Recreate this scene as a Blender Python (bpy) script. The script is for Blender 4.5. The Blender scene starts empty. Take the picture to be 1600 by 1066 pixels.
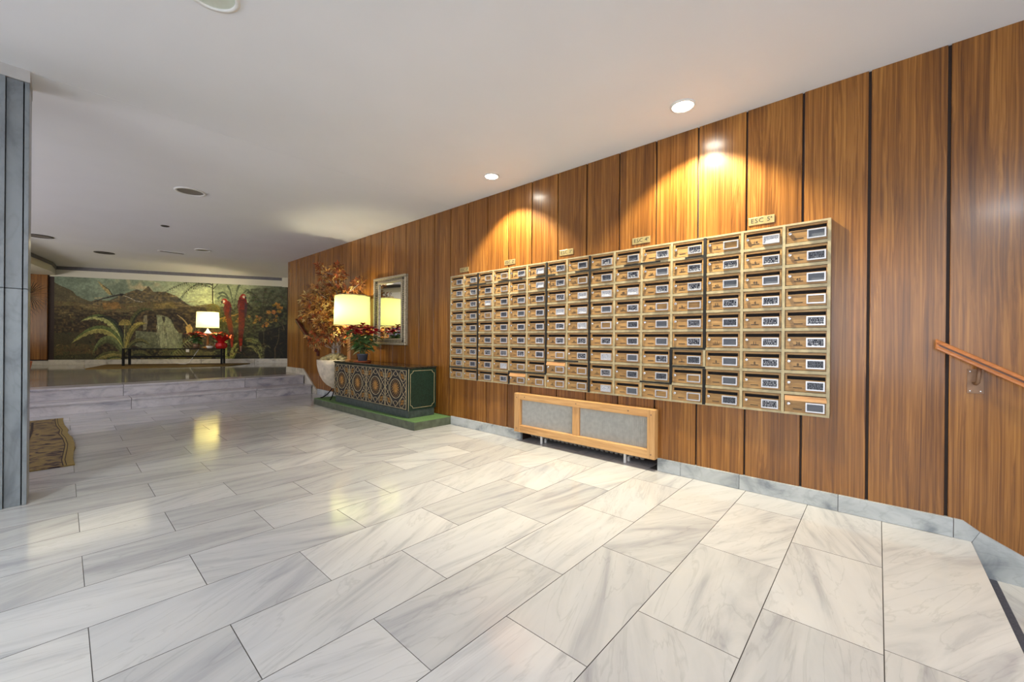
import bpy, bmesh, math, random
import numpy as np
from mathutils import Vector, Matrix
R = random.Random(7)
SC = bpy.context.scene
COL = SC.collection
PI = math.pi

# ------------------------------------------------------------------ camera
EYE = 1.01
cam = bpy.data.cameras.new('camera')
cam.sensor_width = 36.0
cam.lens = 634.0 / 1600.0 * 36.0
cam.clip_start = 0.02
cam_o = bpy.data.objects.new('camera', cam)
COL.objects.link(cam_o)
_y, _p, _r = math.radians(47.95), math.radians(-0.05), math.radians(0.5)
f = Vector((math.sin(_y) * math.cos(_p), math.cos(_y) * math.cos(_p), math.sin(_p)))
r0 = Vector((math.cos(_y), -math.sin(_y), 0))
u0 = r0.cross(f)
r1 = r0 * math.cos(_r) + u0 * math.sin(_r)
u1 = -r0 * math.sin(_r) + u0 * math.cos(_r)
cam_o.matrix_world = Matrix(((r1.x, u1.x, -f.x, 0), (r1.y, u1.y, -f.y, 0), (r1.z, u1.z, -f.z, EYE), (0, 0, 0, 1)))
SC.camera = cam_o

# ------------------------------------------------------------------ world, exposure
w = bpy.data.worlds.new('world'); SC.world = w; w.use_nodes = True
w.node_tree.nodes['Background'].inputs[0].default_value = (0.80, 0.86, 1.0, 1)
w.node_tree.nodes['Background'].inputs[1].default_value = 0.3
SC.view_settings.view_transform = 'Standard'
SC.view_settings.look = 'None'
SC.view_settings.gamma = 1
SC.view_settings.use_curve_mapping = False
SC.view_settings.exposure = 0.1

# ------------------------------------------------------------------ lights
def area(name, loc, target, sx, sy, power, col, spread=180):
    l = bpy.data.lights.new(name, 'AREA'); l.shape = 'RECTANGLE'; l.size = sx; l.size_y = sy
    l.energy = power; l.color = col; l.spread = math.radians(spread)
    o = bpy.data.objects.new(name, l); COL.objects.link(o); o.location = loc
    o.rotation_euler = (Vector(target) - Vector(loc)).to_track_quat('-Z', 'Y').to_euler()
    return o
def spot(name, loc, power, col, deg=114, blend=0.25, radius=0.03, target=None):
    l = bpy.data.lights.new(name, 'SPOT'); l.energy = power; l.color = col
    l.spot_size = math.radians(deg); l.spot_blend = blend; l.shadow_soft_size = radius
    o = bpy.data.objects.new(name, l); COL.objects.link(o); o.location = loc
    if target:
        o.rotation_euler = (Vector(target) - Vector(loc)).to_track_quat('-Z', 'Y').to_euler()
    return o
def point(name, loc, power, col, radius=0.05):
    l = bpy.data.lights.new(name, 'POINT'); l.energy = power; l.color = col; l.shadow_soft_size = radius
    o = bpy.data.objects.new(name, l); COL.objects.link(o); o.location = loc
    return o
# added unseen fill lights, daylight-toned, from behind the camera and from the left
area('rear_daylight_fill', (0.2, -4.2, 1.5), (0.8, 2.0, 2.4), 5.0, 2.2, 88, (0.90, 0.94, 1.0))
area('left_fill', (-4.2, 1.0, 1.4), (2.0, 2.5, 2.4), 5.0, 2.1, 112, (0.90, 0.94, 1.0))
area('far_ceiling_fill', (-4.2, 7.0, 1.3), (-1.0, 7.6, 3.9), 5.0, 1.6, 125, (0.98, 0.93, 1.0), 150)  # added uplight brightening the far ceiling and the steps
area('stage_uplight_fill', (-4.2, 12.0, 1.4), (-1.0, 12.0, 4.0), 3.5, 1.4, 55, (1.0, 0.93, 0.84), 110)  # added warm uplight for the ceiling over the stage
spot('entrance_panel_beam', (-1.04, -1.08, 2.56), 30, (0.93, 0.97, 1.0), 150, 0.5, 0.25)
spot('pillar_downlight_beam', (-0.95, 2.55, 2.56), 85, (0.90, 1.0, 0.94), 112, 0.5, 0.12)
spot('downlight_beam_a', (2.77, 2.784, 2.585), 240, (1.0, 0.91, 0.68), 104, 0.42, 0.025, (2.94, 2.784, 1.6))
spot('downlight_beam_b', (2.785, 0.985, 2.585), 240, (1.0, 0.91, 0.68), 106, 0.42, 0.025, (2.955, 0.985, 1.6))
area('stage_overhead_fill', (0.4, 11.0, 2.68), (0.4, 11.0, 0), 1.6, 1.6, 14, (1.0, 0.86, 0.55))  # added overhead fill without a fitting, warms the stage
point('table_lamp_bulb', (2.78, 5.80, 1.43), 22, (1.0, 0.88, 0.56), 0.05)
point('stage_lamp_bulb', (2.60, 12.80, 1.50), 20, (1.0, 0.84, 0.50), 0.06)

# ------------------------------------------------------------------ materials
def lin(c):
    return tuple((x / 255 / 12.92) if x / 255 <= 0.04045 else ((x / 255 + 0.055) / 1.055) ** 2.4 for x in c)
class NT:
    def __init__(s, name):
        m = bpy.data.materials.new(name); m.use_nodes = True
        s.m = m; s.t = m.node_tree; s.n = s.t.nodes; s.b = s.n['Principled BSDF']
    def add(s, ty, **kw):
        n = s.n.new(ty)
        for k, v in kw.items():
            if k == 'inp':
                for a, b in v.items(): n.inputs[a].default_value = b
            else: setattr(n, k, v)
        return n
    def link(s, a, b): s.t.links.new(a, b)
    def ramp(s, stops):
        n = s.n.new('ShaderNodeValToRGB'); e = n.color_ramp.elements
        e[0].position = stops[0][0]; e[0].color = (*stops[0][1], 1)
        e[1].position = stops[-1][0]; e[1].color = (*stops[-1][1], 1)
        for p, c in stops[1:-1]:
            x = e.new(p); x.color = (*c, 1)
        return n
def flat(name, c, rough=0.5, metal=0.0, emis=None, es=0, spec=0.5, var=0.08, scale=18, coat=0, trans=0):
    n = NT(name); b = n.b
    tc = n.add('ShaderNodeTexCoord'); no = n.add('ShaderNodeTexNoise', inp={'Scale': scale, 'Detail': 3})
    n.link(tc.outputs['Object'], no.inputs['Vector'])
    r = n.ramp([(0.3, tuple(x * (1 - var) for x in c)), (0.7, tuple(min(1, x * (1 + var)) for x in c))])
    n.link(no.outputs[0], r.inputs[0]); n.link(r.outputs[0], b.inputs['Base Color'])
    b.inputs['Roughness'].default_value = rough; b.inputs['Metallic'].default_value = metal
    b.inputs['Specular IOR Level'].default_value = spec
    b.inputs['Coat Weight'].default_value = coat
    b.inputs['Transmission Weight'].default_value = trans
    if emis:
        b.inputs['Emission Color'].default_value = (*emis, 1); b.inputs['Emission Strength'].default_value = es
    return n.m
def wood(name, dark, mid, light, rough=0.3, fscale=(60, 60, 1.0), big=(5, 5, 0.5), rnd=0.16, bump=0.05, spec=0.5, coat=0.0):
    n = NT(name); b = n.b
    tc = n.add('ShaderNodeTexCoord'); oi = n.add('ShaderNodeObjectInfo')
    off = n.add('ShaderNodeVectorMath', operation='SCALE', inp={0: (37.0, 51.0, 23.0)})
    n.link(oi.outputs['Random'], off.inputs['Scale'])
    ad = n.add('ShaderNodeVectorMath', operation='ADD')
    n.link(tc.outputs['Object'], ad.inputs[0]); n.link(off.outputs[0], ad.inputs[1])
    m1 = n.add('ShaderNodeMapping'); m1.inputs['Scale'].default_value = fscale
    m2 = n.add('ShaderNodeMapping'); m2.inputs['Scale'].default_value = big
    n.link(ad.outputs[0], m2.inputs[0])
    n2 = n.add('ShaderNodeTexNoise', inp={'Scale': 1.0, 'Detail': 3, 'Distortion': 0.6}); n.link(m2.outputs[0], n2.inputs['Vector'])
    # gentle wander of the grain along the board
    ws = n.add('ShaderNodeMath', operation='MULTIPLY', inp={1: 0.06}); n.link(n2.outputs[0], ws.inputs[0])
    wa = n.add('ShaderNodeVectorMath', operation='ADD')
    n.link(ad.outputs[0], wa.inputs[0]); n.link(ws.outputs[0], wa.inputs[1]); n.link(wa.outputs[0], m1.inputs[0])
    n1 = n.add('ShaderNodeTexNoise', inp={'Scale': 1.0, 'Detail': 4, 'Roughness': 0.65}); n.link(m1.outputs[0], n1.inputs['Vector'])
    mix = n.add('ShaderNodeMath', operation='MULTIPLY_ADD', inp={1: 0.72}); n.link(n1.outputs[0], mix.inputs[0])
    sc = n.add('ShaderNodeMath', operation='MULTIPLY', inp={1: 0.42}); n.link(n2.outputs[0], sc.inputs[0]); n.link(sc.outputs[0], mix.inputs[2])
    r = n.ramp([(0.38, dark), (0.56, mid), (0.74, light)]); n.link(mix.outputs[0], r.inputs[0])
    hs = n.add('ShaderNodeHueSaturation'); n.link(r.outputs[0], hs.inputs['Color'])
    mr = n.add('ShaderNodeMapRange', inp={3: 1 - rnd, 4: 1 + rnd}); n.link(oi.outputs['Random'], mr.inputs[0]); n.link(mr.outputs[0], hs.inputs['Value'])
    n.link(hs.outputs[0], b.inputs['Base Color'])
    b.inputs['Roughness'].default_value = rough; b.inputs['Specular IOR Level'].default_value = spec
    b.inputs['Coat Weight'].default_value = coat; b.inputs['Coat Roughness'].default_value = 0.12
    bp = n.add('ShaderNodeBump', inp={'Strength': bump, 'Distance': 0.002}); n.link(n1.outputs[0], bp.inputs['Height']); n.link(bp.outputs[0], b.inputs['Normal'])
    return n.m
def marble(name, base, vein, scale=(0.8, 5.0, 3.0), rough=0.2, amt=1.0, rot=0.35, rnd=0.07, bump=0.02, tint=None, spec=0.5):
    n = NT(name); b = n.b
    tc = n.add('ShaderNodeTexCoord'); oi = n.add('ShaderNodeObjectInfo')
    cr = n.add('ShaderNodeMath', operation='MULTIPLY_ADD', inp={1: 2 * rot, 2: -rot}); 
    rr = n.add('ShaderNodeMath', operation='MULTIPLY', inp={1: 7.31}); fr = n.add('ShaderNodeMath', operation='FRACT')
    n.link(oi.outputs['Random'], rr.inputs[0]); n.link(rr.outputs[0], fr.inputs[0]); n.link(fr.outputs[0], cr.inputs[0])
    rt = n.add('ShaderNodeVectorRotate', rotation_type='Z_AXIS'); n.link(tc.outputs['Object'], rt.inputs['Vector']); n.link(cr.outputs[0], rt.inputs['Angle'])
    off = n.add('ShaderNodeVectorMath', operation='SCALE', inp={0: (37.0, 51.0, 23.0)}); n.link(oi.outputs['Random'], off.inputs['Scale'])
    ad = n.add('ShaderNodeVectorMath', operation='ADD'); n.link(rt.outputs[0], ad.inputs[0]); n.link(off.outputs[0], ad.inputs[1])
    m1 = n.add('ShaderNodeMapping'); m1.inputs['Scale'].default_value = scale; n.link(ad.outputs[0], m1.inputs[0])
    n1 = n.add('ShaderNodeTexNoise', inp={'Scale': 1.6, 'Detail': 7, 'Roughness': 0.55, 'Distortion': 1.1}); n.link(m1.outputs[0], n1.inputs['Vector'])
    n2 = n.add('ShaderNodeTexNoise', inp={'Scale': 2.2, 'Detail': 3}); n.link(ad.outputs[0], n2.inputs['Vector'])
    r = n.ramp([(0.30, vein), (0.44, tuple(v + (bb - v) * 0.72 for v, bb in zip(vein, base))), (0.55, base), (0.75, tuple(min(1, x * 1.06) for x in base))])
    n.link(n1.outputs[0], r.inputs[0])
    r2 = n.ramp([(0.3, (0.93, 0.93, 0.95)), (0.7, (1.0, 0.985, 0.965))]); n.link(n2.outputs[0], r2.inputs[0])
    mx = n.add('ShaderNodeMix', data_type='RGBA', blend_type='MULTIPLY', inp={0: 1.0})
    n.link(r.outputs[0], mx.inputs[6]); n.link(r2.outputs[0], mx.inputs[7])
    # thin sharp darker veins
    n3 = n.add('ShaderNodeTexNoise', inp={'Scale': 1.3, 'Detail': 5, 'Distortion': 2.2}); n.link(m1.outputs[0], n3.inputs['Vector'])
    ab = n.add('ShaderNodeMath', operation='SUBTRACT', inp={1: 0.5}); n.link(n3.outputs[0], ab.inputs[0])
    ab2 = n.add('ShaderNodeMath', operation='ABSOLUTE'); n.link(ab.outputs[0], ab2.inputs[0])
    r3 = n.ramp([(0.0, tuple(0.80 + 0 * x for x in base)), (0.02 * amt, (1, 1, 1))]); n.link(ab2.outputs[0], r3.inputs[0])
    mx2 = n.add('ShaderNodeMix', data_type='RGBA', blend_type='MULTIPLY', inp={0: 0.6}); n.link(mx.outputs[2], mx2.inputs[6]); n.link(r3.outputs[0], mx2.inputs[7])
    hs = n.add('ShaderNodeHueSaturation'); n.link(mx2.outputs[2], hs.inputs['Color'])
    mr = n.add('ShaderNodeMapRange', inp={3: 1 - rnd, 4: 1 + rnd}); n.link(oi.outputs['Random'], mr.inputs[0]); n.link(mr.outputs[0], hs.inputs['Value'])
    n.link(hs.outputs[0], b.inputs['Base Color']); b.inputs['Roughness'].default_value = rough
    b.inputs['Specular IOR Level'].default_value = spec
    n4 = n.add('ShaderNodeTexNoise', inp={'Scale': 9.0, 'Detail': 2}); n.link(ad.outputs[0], n4.inputs['Vector'])
    bp = n.add('ShaderNodeBump', inp={'Strength': bump, 'Distance': 0.01}); n.link(n4.outputs[0], bp.inputs['Height']); n.link(bp.outputs[0], b.inputs['Normal'])
    return n.m
M = {}
M['panel'] = wood('sapele_panel', (0.078, 0.026, 0.004), (0.207, 0.078, 0.013), (0.38, 0.166, 0.032), rough=0.26, rnd=0.12, fscale=(95, 95, 0.9), big=(8, 8, 0.6), bump=0.05, coat=0.10)
M['panel_dark'] = flat('panel_joint', (0.028, 0.012, 0.006), 0.6)
M['oakframe'] = wood('light_oak', (0.40, 0.20, 0.070), (0.56, 0.31, 0.120), (0.66, 0.40, 0.175), rough=0.3, fscale=(60, 3, 60), big=(6, 1, 6), rnd=0.05)
M['oakframe_v'] = wood('light_oak_upright', (0.40, 0.20, 0.070), (0.56, 0.31, 0.120), (0.66, 0.40, 0.175), rough=0.3, fscale=(60, 60, 3), big=(6, 6, 1), rnd=0.05)
M['teak'] = wood('mailbox_teak', (0.22, 0.115, 0.034), (0.37, 0.205, 0.068), (0.48, 0.29, 0.11), rough=0.38, fscale=(90, 8, 120), big=(10, 2, 14), rnd=0.12)
M['teak_bright'] = wood('mailbox_flap_wood', (0.55, 0.28, 0.10), (0.68, 0.37, 0.15), (0.8, 0.46, 0.2), rough=0.38, fscale=(90, 8, 120), big=(10, 2, 14), rnd=0.05)
M['gridbar'] = flat('pale_brass_bar', (0.46, 0.38, 0.22), 0.42, 0.25, var=0.18, scale=25)
M['black'] = flat('black_gap_and_shadow', (0.006, 0.005, 0.005), 0.8)
M['brass'] = flat('brushed_brass', (0.56, 0.44, 0.20), 0.35, 0.7, var=0.12, scale=40)
M['ink'] = flat('engraved_ink', (0.015, 0.013, 0.012), 0.6)
M['alu'] = flat('satin_aluminium', (0.60, 0.60, 0.62), 0.32, 0.75, var=0.08)
M['chrome'] = flat('chrome', (0.75, 0.75, 0.76), 0.18, 1.0, var=0.03)
M['floor'] = marble('white_marble', (0.565, 0.56, 0.555), (0.40, 0.40, 0.412), rough=0.13, rnd=0.09, rot=0.5)
M['floor_far'] = marble('step_marble', (0.58, 0.55, 0.56), (0.30, 0.29, 0.33), scale=(1.2, 4, 4), rough=0.22, rot=0.6, amt=1.5)
M['floor_stage'] = marble('polished_stage_marble', (0.42, 0.39, 0.33), (0.28, 0.26, 0.23), rough=0.07, rnd=0.05, rot=0.5)  # base darkened and browned to carry the mural's reflection
M['joint'] = flat('floor_joint', (0.12, 0.11, 0.10), 0.8)
M['skirt'] = marble('grey_marble_skirting', (0.50, 0.53, 0.53), (0.22, 0.25, 0.27), scale=(3, 2.2, 3), rough=0.25, rot=0.6, amt=1.4)
M['skirt_warm'] = marble('cream_marble_skirting', (0.60, 0.56, 0.46), (0.34, 0.31, 0.25), scale=(3, 2.2, 3), rough=0.25, rot=0.6, amt=1.4)
M['pillar'] = marble('blue_grey_marble', (0.21, 0.235, 0.25), (0.11, 0.125, 0.14), scale=(4, 4, 1.6), rough=0.3, rot=0.3, amt=2, rnd=0.03)
M['plaster'] = flat('ceiling_plaster', (0.765, 0.775, 0.80), 0.75, var=0.015, scale=2.0, spec=0.2)
M['cream'] = flat('cream_plaster', (0.72, 0.69, 0.58), 0.7, var=0.02, scale=3.0, spec=0.2)
M['plaster_dimmed'] = flat('dimmed_plaster', (0.42, 0.41, 0.40), 0.75, var=0.02, spec=0.2)  # plaster darkened to offset the strong light on the pillar capital
M['cove'] = flat('grey_cove', (0.16, 0.155, 0.17), 0.7)
M['white'] = flat('white_plastic', (0.75, 0.75, 0.73), 0.4, var=0.02)
M['green_carpet'] = flat('green_platform', (0.11, 0.21, 0.07), 0.85, var=0.35, scale=120)
M['green_side'] = flat('green_platform_side', (0.085, 0.10, 0.065), 0.45, var=0.3, scale=14)
M['cabinet'] = flat('dark_green_lacquer', (0.009, 0.026, 0.017), 0.28, var=0.5, scale=60)
M['cabinet_top'] = flat('cabinet_top', (0.020, 0.018, 0.012), 0.12, var=0.3)
M['tracery'] = flat('cream_gilt_tracery', (0.46, 0.37, 0.21), 0.5, var=0.2)
M['gold'] = flat('old_gold', (0.33, 0.165, 0.035), 0.42, 0.35, var=0.45, scale=120)
M['kick'] = flat('grey_green_plinth', (0.045, 0.060, 0.055), 0.4, var=0.35, scale=30)
M['mirror'] = flat('mirror_glass', (0.88, 0.88, 0.86), 0.015, 1.0, var=0.0)
M['silver'] = flat('aged_silver_gilt', (0.42, 0.36, 0.25), 0.38, 0.45, var=0.35, scale=60)
M['silver_dark'] = flat('carved_recess', (0.05, 0.038, 0.022), 0.6, var=0.3)
M['stone'] = flat('cast_stone', (0.58, 0.50, 0.39), 0.75, var=0.2, scale=14)
M['moss'] = flat('dry_moss', (0.36, 0.31, 0.17), 0.9, var=0.45, scale=90)
M['bark'] = flat('birch_bark', (0.40, 0.33, 0.28), 0.7, var=0.55, scale=40)
M['iron'] = flat('black_iron', (0.006, 0.006, 0.006), 0.6, 0.0, spec=0.2)
M['redwood'] = wood('dark_red_rail', (0.06, 0.012, 0.006), (0.10, 0.02, 0.01), (0.15, 0.035, 0.015), rough=0.25, fscale=(60, 3, 60))
M['rail'] = wood('orange_rail', (0.34, 0.11, 0.03), (0.50, 0.175, 0.05), (0.62, 0.25, 0.08), rough=0.26, fscale=(80, 4, 80), big=(8, 1, 8), rnd=0.02)
M['rail_dark'] = flat('rail_groove', (0.12, 0.05, 0.02), 0.4)
M['bronze'] = flat('bronze_plate', (0.26, 0.155, 0.095), 0.45, 0.5, var=0.12, scale=30)
M['potgrey'] = flat('grey_blue_pot', (0.115, 0.125, 0.155), 0.5)
M['terracotta'] = flat('terracotta', (0.38, 0.09, 0.03), 0.55)
M['redfoil'] = flat('red_foil', (0.55, 0.012, 0.015), 0.18, 0.3, var=0.3, scale=60, coat=0.5)
M['lampwood'] = wood('lamp_wood', (0.30, 0.12, 0.03), (0.5, 0.22, 0.06), (0.66, 0.34, 0.11), rough=0.35)
M['white_glaze'] = flat('white_glaze', (0.85, 0.84, 0.82), 0.2, var=0.02)
M['lamp_on'] = flat('lit_lamp_disc', (1, 1, 1), 0.5, emis=(1.0, 0.93, 0.78), es=60.0, var=0)
M['panel_on'] = flat('lit_ceiling_panel', (1, 1, 1), 0.5, emis=(0.90, 0.95, 1.0), es=130.0, var=0)
M['lamp_off'] = flat('unlit_lamp_glass', (0.60, 0.64, 0.55), 0.25, var=0.05)
M['vent_grey'] = flat('vent_mesh_grey', (0.20, 0.18, 0.155), 0.6, var=0.2, scale=200)
M['vent_dark'] = flat('vent_dark', (0.06, 0.055, 0.05), 0.6)
M['glass'] = flat('table_glass', (0.75, 0.85, 0.82), 0.02, trans=0.9, var=0)
M['strip'] = flat('antislip_strip', (0.13, 0.13, 0.15), 0.75, var=0.2, scale=120)
M['fin'] = flat('radiator_grey', (0.16, 0.155, 0.15), 0.6)
def shade_mat(name, c, e, es):
    n = NT(name); n.n.remove(n.b)
    out = n.n['Material Output']
    tc = n.add('ShaderNodeTexCoord'); mp = n.add('ShaderNodeMapping'); mp.inputs['Scale'].default_value = (150, 150, 150)
    no = n.add('ShaderNodeTexNoise', inp={'Scale': 1.0}); n.link(tc.outputs['Object'], mp.inputs[0]); n.link(mp.outputs[0], no.inputs['Vector'])
    rp = n.ramp([(0.3, tuple(x * 0.94 for x in c)), (0.7, c)]); n.link(no.outputs[0], rp.inputs[0])
    tr = n.add('ShaderNodeBsdfTranslucent'); df = n.add('ShaderNodeBsdfDiffuse'); n.link(rp.outputs[0], tr.inputs[0]); n.link(rp.outputs[0], df.inputs[0])
    mx = n.add('ShaderNodeMixShader', inp={0: 0.35}); n.link(tr.outputs[0], mx.inputs[1]); n.link(df.outputs[0], mx.inputs[2])
    em = n.add('ShaderNodeEmission', inp={0: (*e, 1), 1: es}); ad = n.add('ShaderNodeAddShader')
    n.link(mx.outputs[0], ad.inputs[0]); n.link(em.outputs[0], ad.inputs[1]); n.link(ad.outputs[0], out.inputs[0])
    return n.m
M['shade'] = shade_mat('lamp_shade_fabric', (0.40, 0.44, 0.21), (0.50, 0.62, 0.05), 0.08)
M['shade_far'] = shade_mat('far_lamp_shade_fabric', (0.85, 0.80, 0.35), (0.9, 0.85, 0.30), 0.6)
def attr_mat(name, attr, rough=0.6, trans=0.0):
    n = NT(name); a = n.add('ShaderNodeAttribute', attribute_name=attr); n.link(a.outputs['Color'], n.b.inputs['Base Color'])
    n.b.inputs['Roughness'].default_value = rough; n.b.inputs['Specular IOR Level'].default_value = 0.3
    return n.m
M['leafcol'] = attr_mat('leaf_colours', 'col', 0.55)
M['mural'] = attr_mat('painted_mural', 'col', 0.55)
def card_mat(name, bg, fg, thr, rows):
    n = NT(name); b = n.b; tc = n.add('ShaderNodeTexCoord'); oi = n.add('ShaderNodeObjectInfo')
    sp = n.add('ShaderNodeSeparateXYZ'); n.link(tc.outputs['Object'], sp.inputs[0])
    z = n.add('ShaderNodeMath', operation='MULTIPLY', inp={1: rows}); n.link(sp.outputs['Z'], z.inputs[0])
    fl = n.add('ShaderNodeMath', operation='FLOOR'); n.link(z.outputs[0], fl.inputs[0])
    fr = n.add('ShaderNodeMath', operation='FRACT'); n.link(z.outputs[0], fr.inputs[0])
    g1 = n.add('ShaderNodeMath', operation='GREATER_THAN', inp={1: 0.25}); n.link(fr.outputs[0], g1.inputs[0])
    g2 = n.add('ShaderNodeMath', operation='LESS_THAN', inp={1: 0.78}); n.link(fr.outputs[0], g2.inputs[0])
    y = n.add('ShaderNodeMath', operation='MULTIPLY', inp={1: 260.0}); n.link(sp.outputs['Y'], y.inputs[0])
    rd = n.add('ShaderNodeMath', operation='MULTIPLY', inp={1: 91.0}); n.link(oi.outputs['Random'], rd.inputs[0])
    cb = n.add('ShaderNodeCombineXYZ'); n.link(y.outputs[0], cb.inputs[0]); n.link(fl.outputs[0], cb.inputs[1]); n.link(rd.outputs[0], cb.inputs[2])
    no = n.add('ShaderNodeTexNoise', inp={'Scale': 1.3, 'Detail': 2}); n.link(cb.outputs[0], no.inputs['Vector'])
    g3 = n.add('ShaderNodeMath', operation='GREATER_THAN', inp={1: thr}); n.link(no.outputs[0], g3.inputs[0])
    p = n.add('ShaderNodeMath', operation='MULTIPLY'); n.link(g1.outputs[0], p.inputs[0]); n.link(g2.outputs[0], p.inputs[1])
    q = n.add('ShaderNodeMath', operation='MULTIPLY'); n.link(p.outputs[0], q.inputs[0]); n.link(g3.outputs[0], q.inputs[1])
    mx = n.add('ShaderNodeMix', data_type='RGBA', inp={6: (*bg, 1), 7: (*fg, 1)}); n.link(q.outputs[0], mx.inputs[0]); n.link(mx.outputs[2], b.inputs['Base Color'])
    b.inputs['Roughness'].default_value = 0.35
    return n.m
M['card_black'] = card_mat('black_name_card', (0.012, 0.015, 0.028), (0.62, 0.63, 0.66), 0.53, 95)
M['card_dim'] = card_mat('dark_name_card', (0.018, 0.02, 0.030), (0.20, 0.22, 0.26), 0.52, 115)
M['card_white'] = card_mat('white_name_card', (0.62, 0.63, 0.66), (0.12, 0.12, 0.16), 0.55, 100)
M['card_grey'] = card_mat('grey_name_card', (0.10, 0.11, 0.13), (0.13, 0.14, 0.16), 0.6, 90)

# ------------------------------------------------------------------ helpers
class MB:
    def __init__(s): s.v = []; s.f = []; s.mi = []; s.cols = None
    def box(s, x0, x1, y0, y1, z0, z1, mi=0):
        if x0 > x1: x0, x1 = x1, x0
        if y0 > y1: y0, y1 = y1, y0
        if z0 > z1: z0, z1 = z1, z0
        b = len(s.v)
        s.v += [(x, y, z) for z in (z0, z1) for y in (y0, y1) for x in (x0, x1)]
        for q in ((0, 2, 3, 1), (4, 5, 7, 6), (0, 1, 5, 4), (2, 6, 7, 3), (0, 4, 6, 2), (1, 3, 7, 5)):
            s.f.append(tuple(b + i for i in q)); s.mi.append(mi)
        return s
    def poly(s, pts, mi=0):
        b = len(s.v); s.v += [tuple(p) for p in pts]; s.f.append(tuple(range(b, b + len(pts)))); s.mi.append(mi); return s
    def prism(s, base, vec, mi=0):
        """closed prism: base polygon swept along vec"""
        n = len(base); b = len(s.v); v = Vector(vec)
        s.v += [tuple(p) for p in base] + [tuple(Vector(p) + v) for p in base]
        s.f.append(tuple(b + i for i in range(n))[::-1]); s.f.append(tuple(b + n + i for i in range(n))); s.mi += [mi, mi]
        for i in range(n):
            j = (i + 1) % n
            s.f.append((b + i, b + j, b + n + j, b + n + i)); s.mi.append(mi)
        return s
    def tube(s, pts, rad, seg=8, mi=0, cap=True):
        P = [Vector(p) for p in pts]; n = len(P)
        rr = rad if isinstance(rad, (list, tuple)) else [rad] * n
        b = len(s.v)
        for i, p in enumerate(P):
            t = (P[min(i + 1, n - 1)] - P[max(i - 1, 0)]).normalized()
            a = Vector((0, 0, 1)) if abs(t.z) < 0.9 else Vector((1, 0, 0))
            x = t.cross(a).normalized(); y = t.cross(x).normalized()
            for k in range(seg):
                an = 2 * PI * k / seg
                s.v.append(tuple(p + (x * math.cos(an) + y * math.sin(an)) * rr[i]))
        for i in range(n - 1):
            for k in range(seg):
                k2 = (k + 1) % seg
                s.f.append((b + i * seg + k, b + i * seg + k2, b + (i + 1) * seg + k2, b + (i + 1) * seg + k)); s.mi.append(mi)
        if cap:
            s.f.append(tuple(b + k for k in range(seg))); s.f.append(tuple(b + (n - 1) * seg + k for k in range(seg))[::-1]); s.mi += [mi, mi]
        return s
    def lathe(s, prof, c=(0, 0, 0), seg=24, mi=0, axis='z', sy=1.0):
        b = len(s.v); n = len(prof)
        for (r, z) in prof:
            for k in range(seg):
                a = 2 * PI * k / seg; x, y = r * math.cos(a), r * math.sin(a) * sy
                if axis == 'z': q = (c[0] + x, c[1] + y, c[2] + z)
                elif axis == 'x': q = (c[0] + z, c[1] + x, c[2] + y)
                s.v.append(q)
        for i in range(n - 1):
            for k in range(seg):
                k2 = (k + 1) % seg
                s.f.append((b + i * seg + k, b + i * seg + k2, b + (i + 1) * seg + k2, b + (i + 1) * seg + k)); s.mi.append(mi)
        return s
    def mesh(s, name, mats, smooth=False, fix=True):
        me = bpy.data.meshes.new(name); me.from_pydata(s.v, [], s.f)
        for m in (mats if isinstance(mats, (list, tuple)) else [mats]): me.materials.append(m)
        me.polygons.foreach_set('material_index', s.mi)
        if s.cols is not None:
            at = me.color_attributes.new('col', 'FLOAT_COLOR', 'POINT')
            arr = np.ones((len(s.v), 4), dtype=np.float32); arr[:, :3] = np.array(s.cols, dtype=np.float32)
            at.data.foreach_set('color', arr.ravel())
        if fix:
            bm = bmesh.new(); bm.from_mesh(me); bmesh.ops.recalc_face_normals(bm, faces=bm.faces); bm.to_mesh(me); bm.free()
        if smooth: me.polygons.foreach_set('use_smooth', [True] * len(me.polygons))
        me.update(); return me
    def build(s, name, mats, parent=None, loc=(0, 0, 0), smooth=False, bevel=0, fix=True):
        return link(name, s.mesh(name, mats, smooth, fix), parent, loc, bevel)
def link(name, me, parent=None, loc=(0, 0, 0), bevel=0):
    o = bpy.data.objects.new(name, me); COL.objects.link(o); o.location = loc
    if parent: o.parent = parent
    if bevel:
        md = o.modifiers.new('bevel', 'BEVEL'); md.width = bevel; md.segments = 2; md.limit_method = 'ANGLE'
    return o
def thing(name, label, cat, loc=(0, 0, 0), group=None):
    o = bpy.data.objects.new(name, None); COL.objects.link(o); o.location = loc; o.empty_display_size = 0.05
    o['label'] = label; o['category'] = cat
    if group: o['group'] = group
    return o
def tag(o, label, cat, group=None):
    o['label'] = label; o['category'] = cat
    if group: o['group'] = group
    return o
def struct(o): o['kind'] = 'structure'; return o
def text_mesh(txt, size, depth=0.0, font_space=1.0):
    c = bpy.data.curves.new('text_' + txt, 'FONT'); c.body = txt; c.size = size; c.align_x = 'CENTER'; c.align_y = 'CENTER'
    c.extrude = depth; c.space_character = font_space; c.resolution_u = 2
    o = bpy.data.objects.new('tmp', c); COL.objects.link(o)
    dg = bpy.context.evaluated_depsgraph_get(); me = bpy.data.meshes.new_from_object(o.evaluated_get(dg))
    bpy.data.objects.remove(o); bpy.data.curves.remove(c)
    # stand the text up on the wood wall: reads along -Y, faces -X
    for v in me.vertices:
        x, y, z = v.co; v.co = (-z, -x, y)
    me.update(); return me

WX = 3.14      # face of the wood wall
CH = 2.60      # ceiling height
CH2 = 2.75     # ceiling over the raised stage
YE = 9.13      # end of the wood wall
SZ = 0.32      # stage floor height
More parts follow.
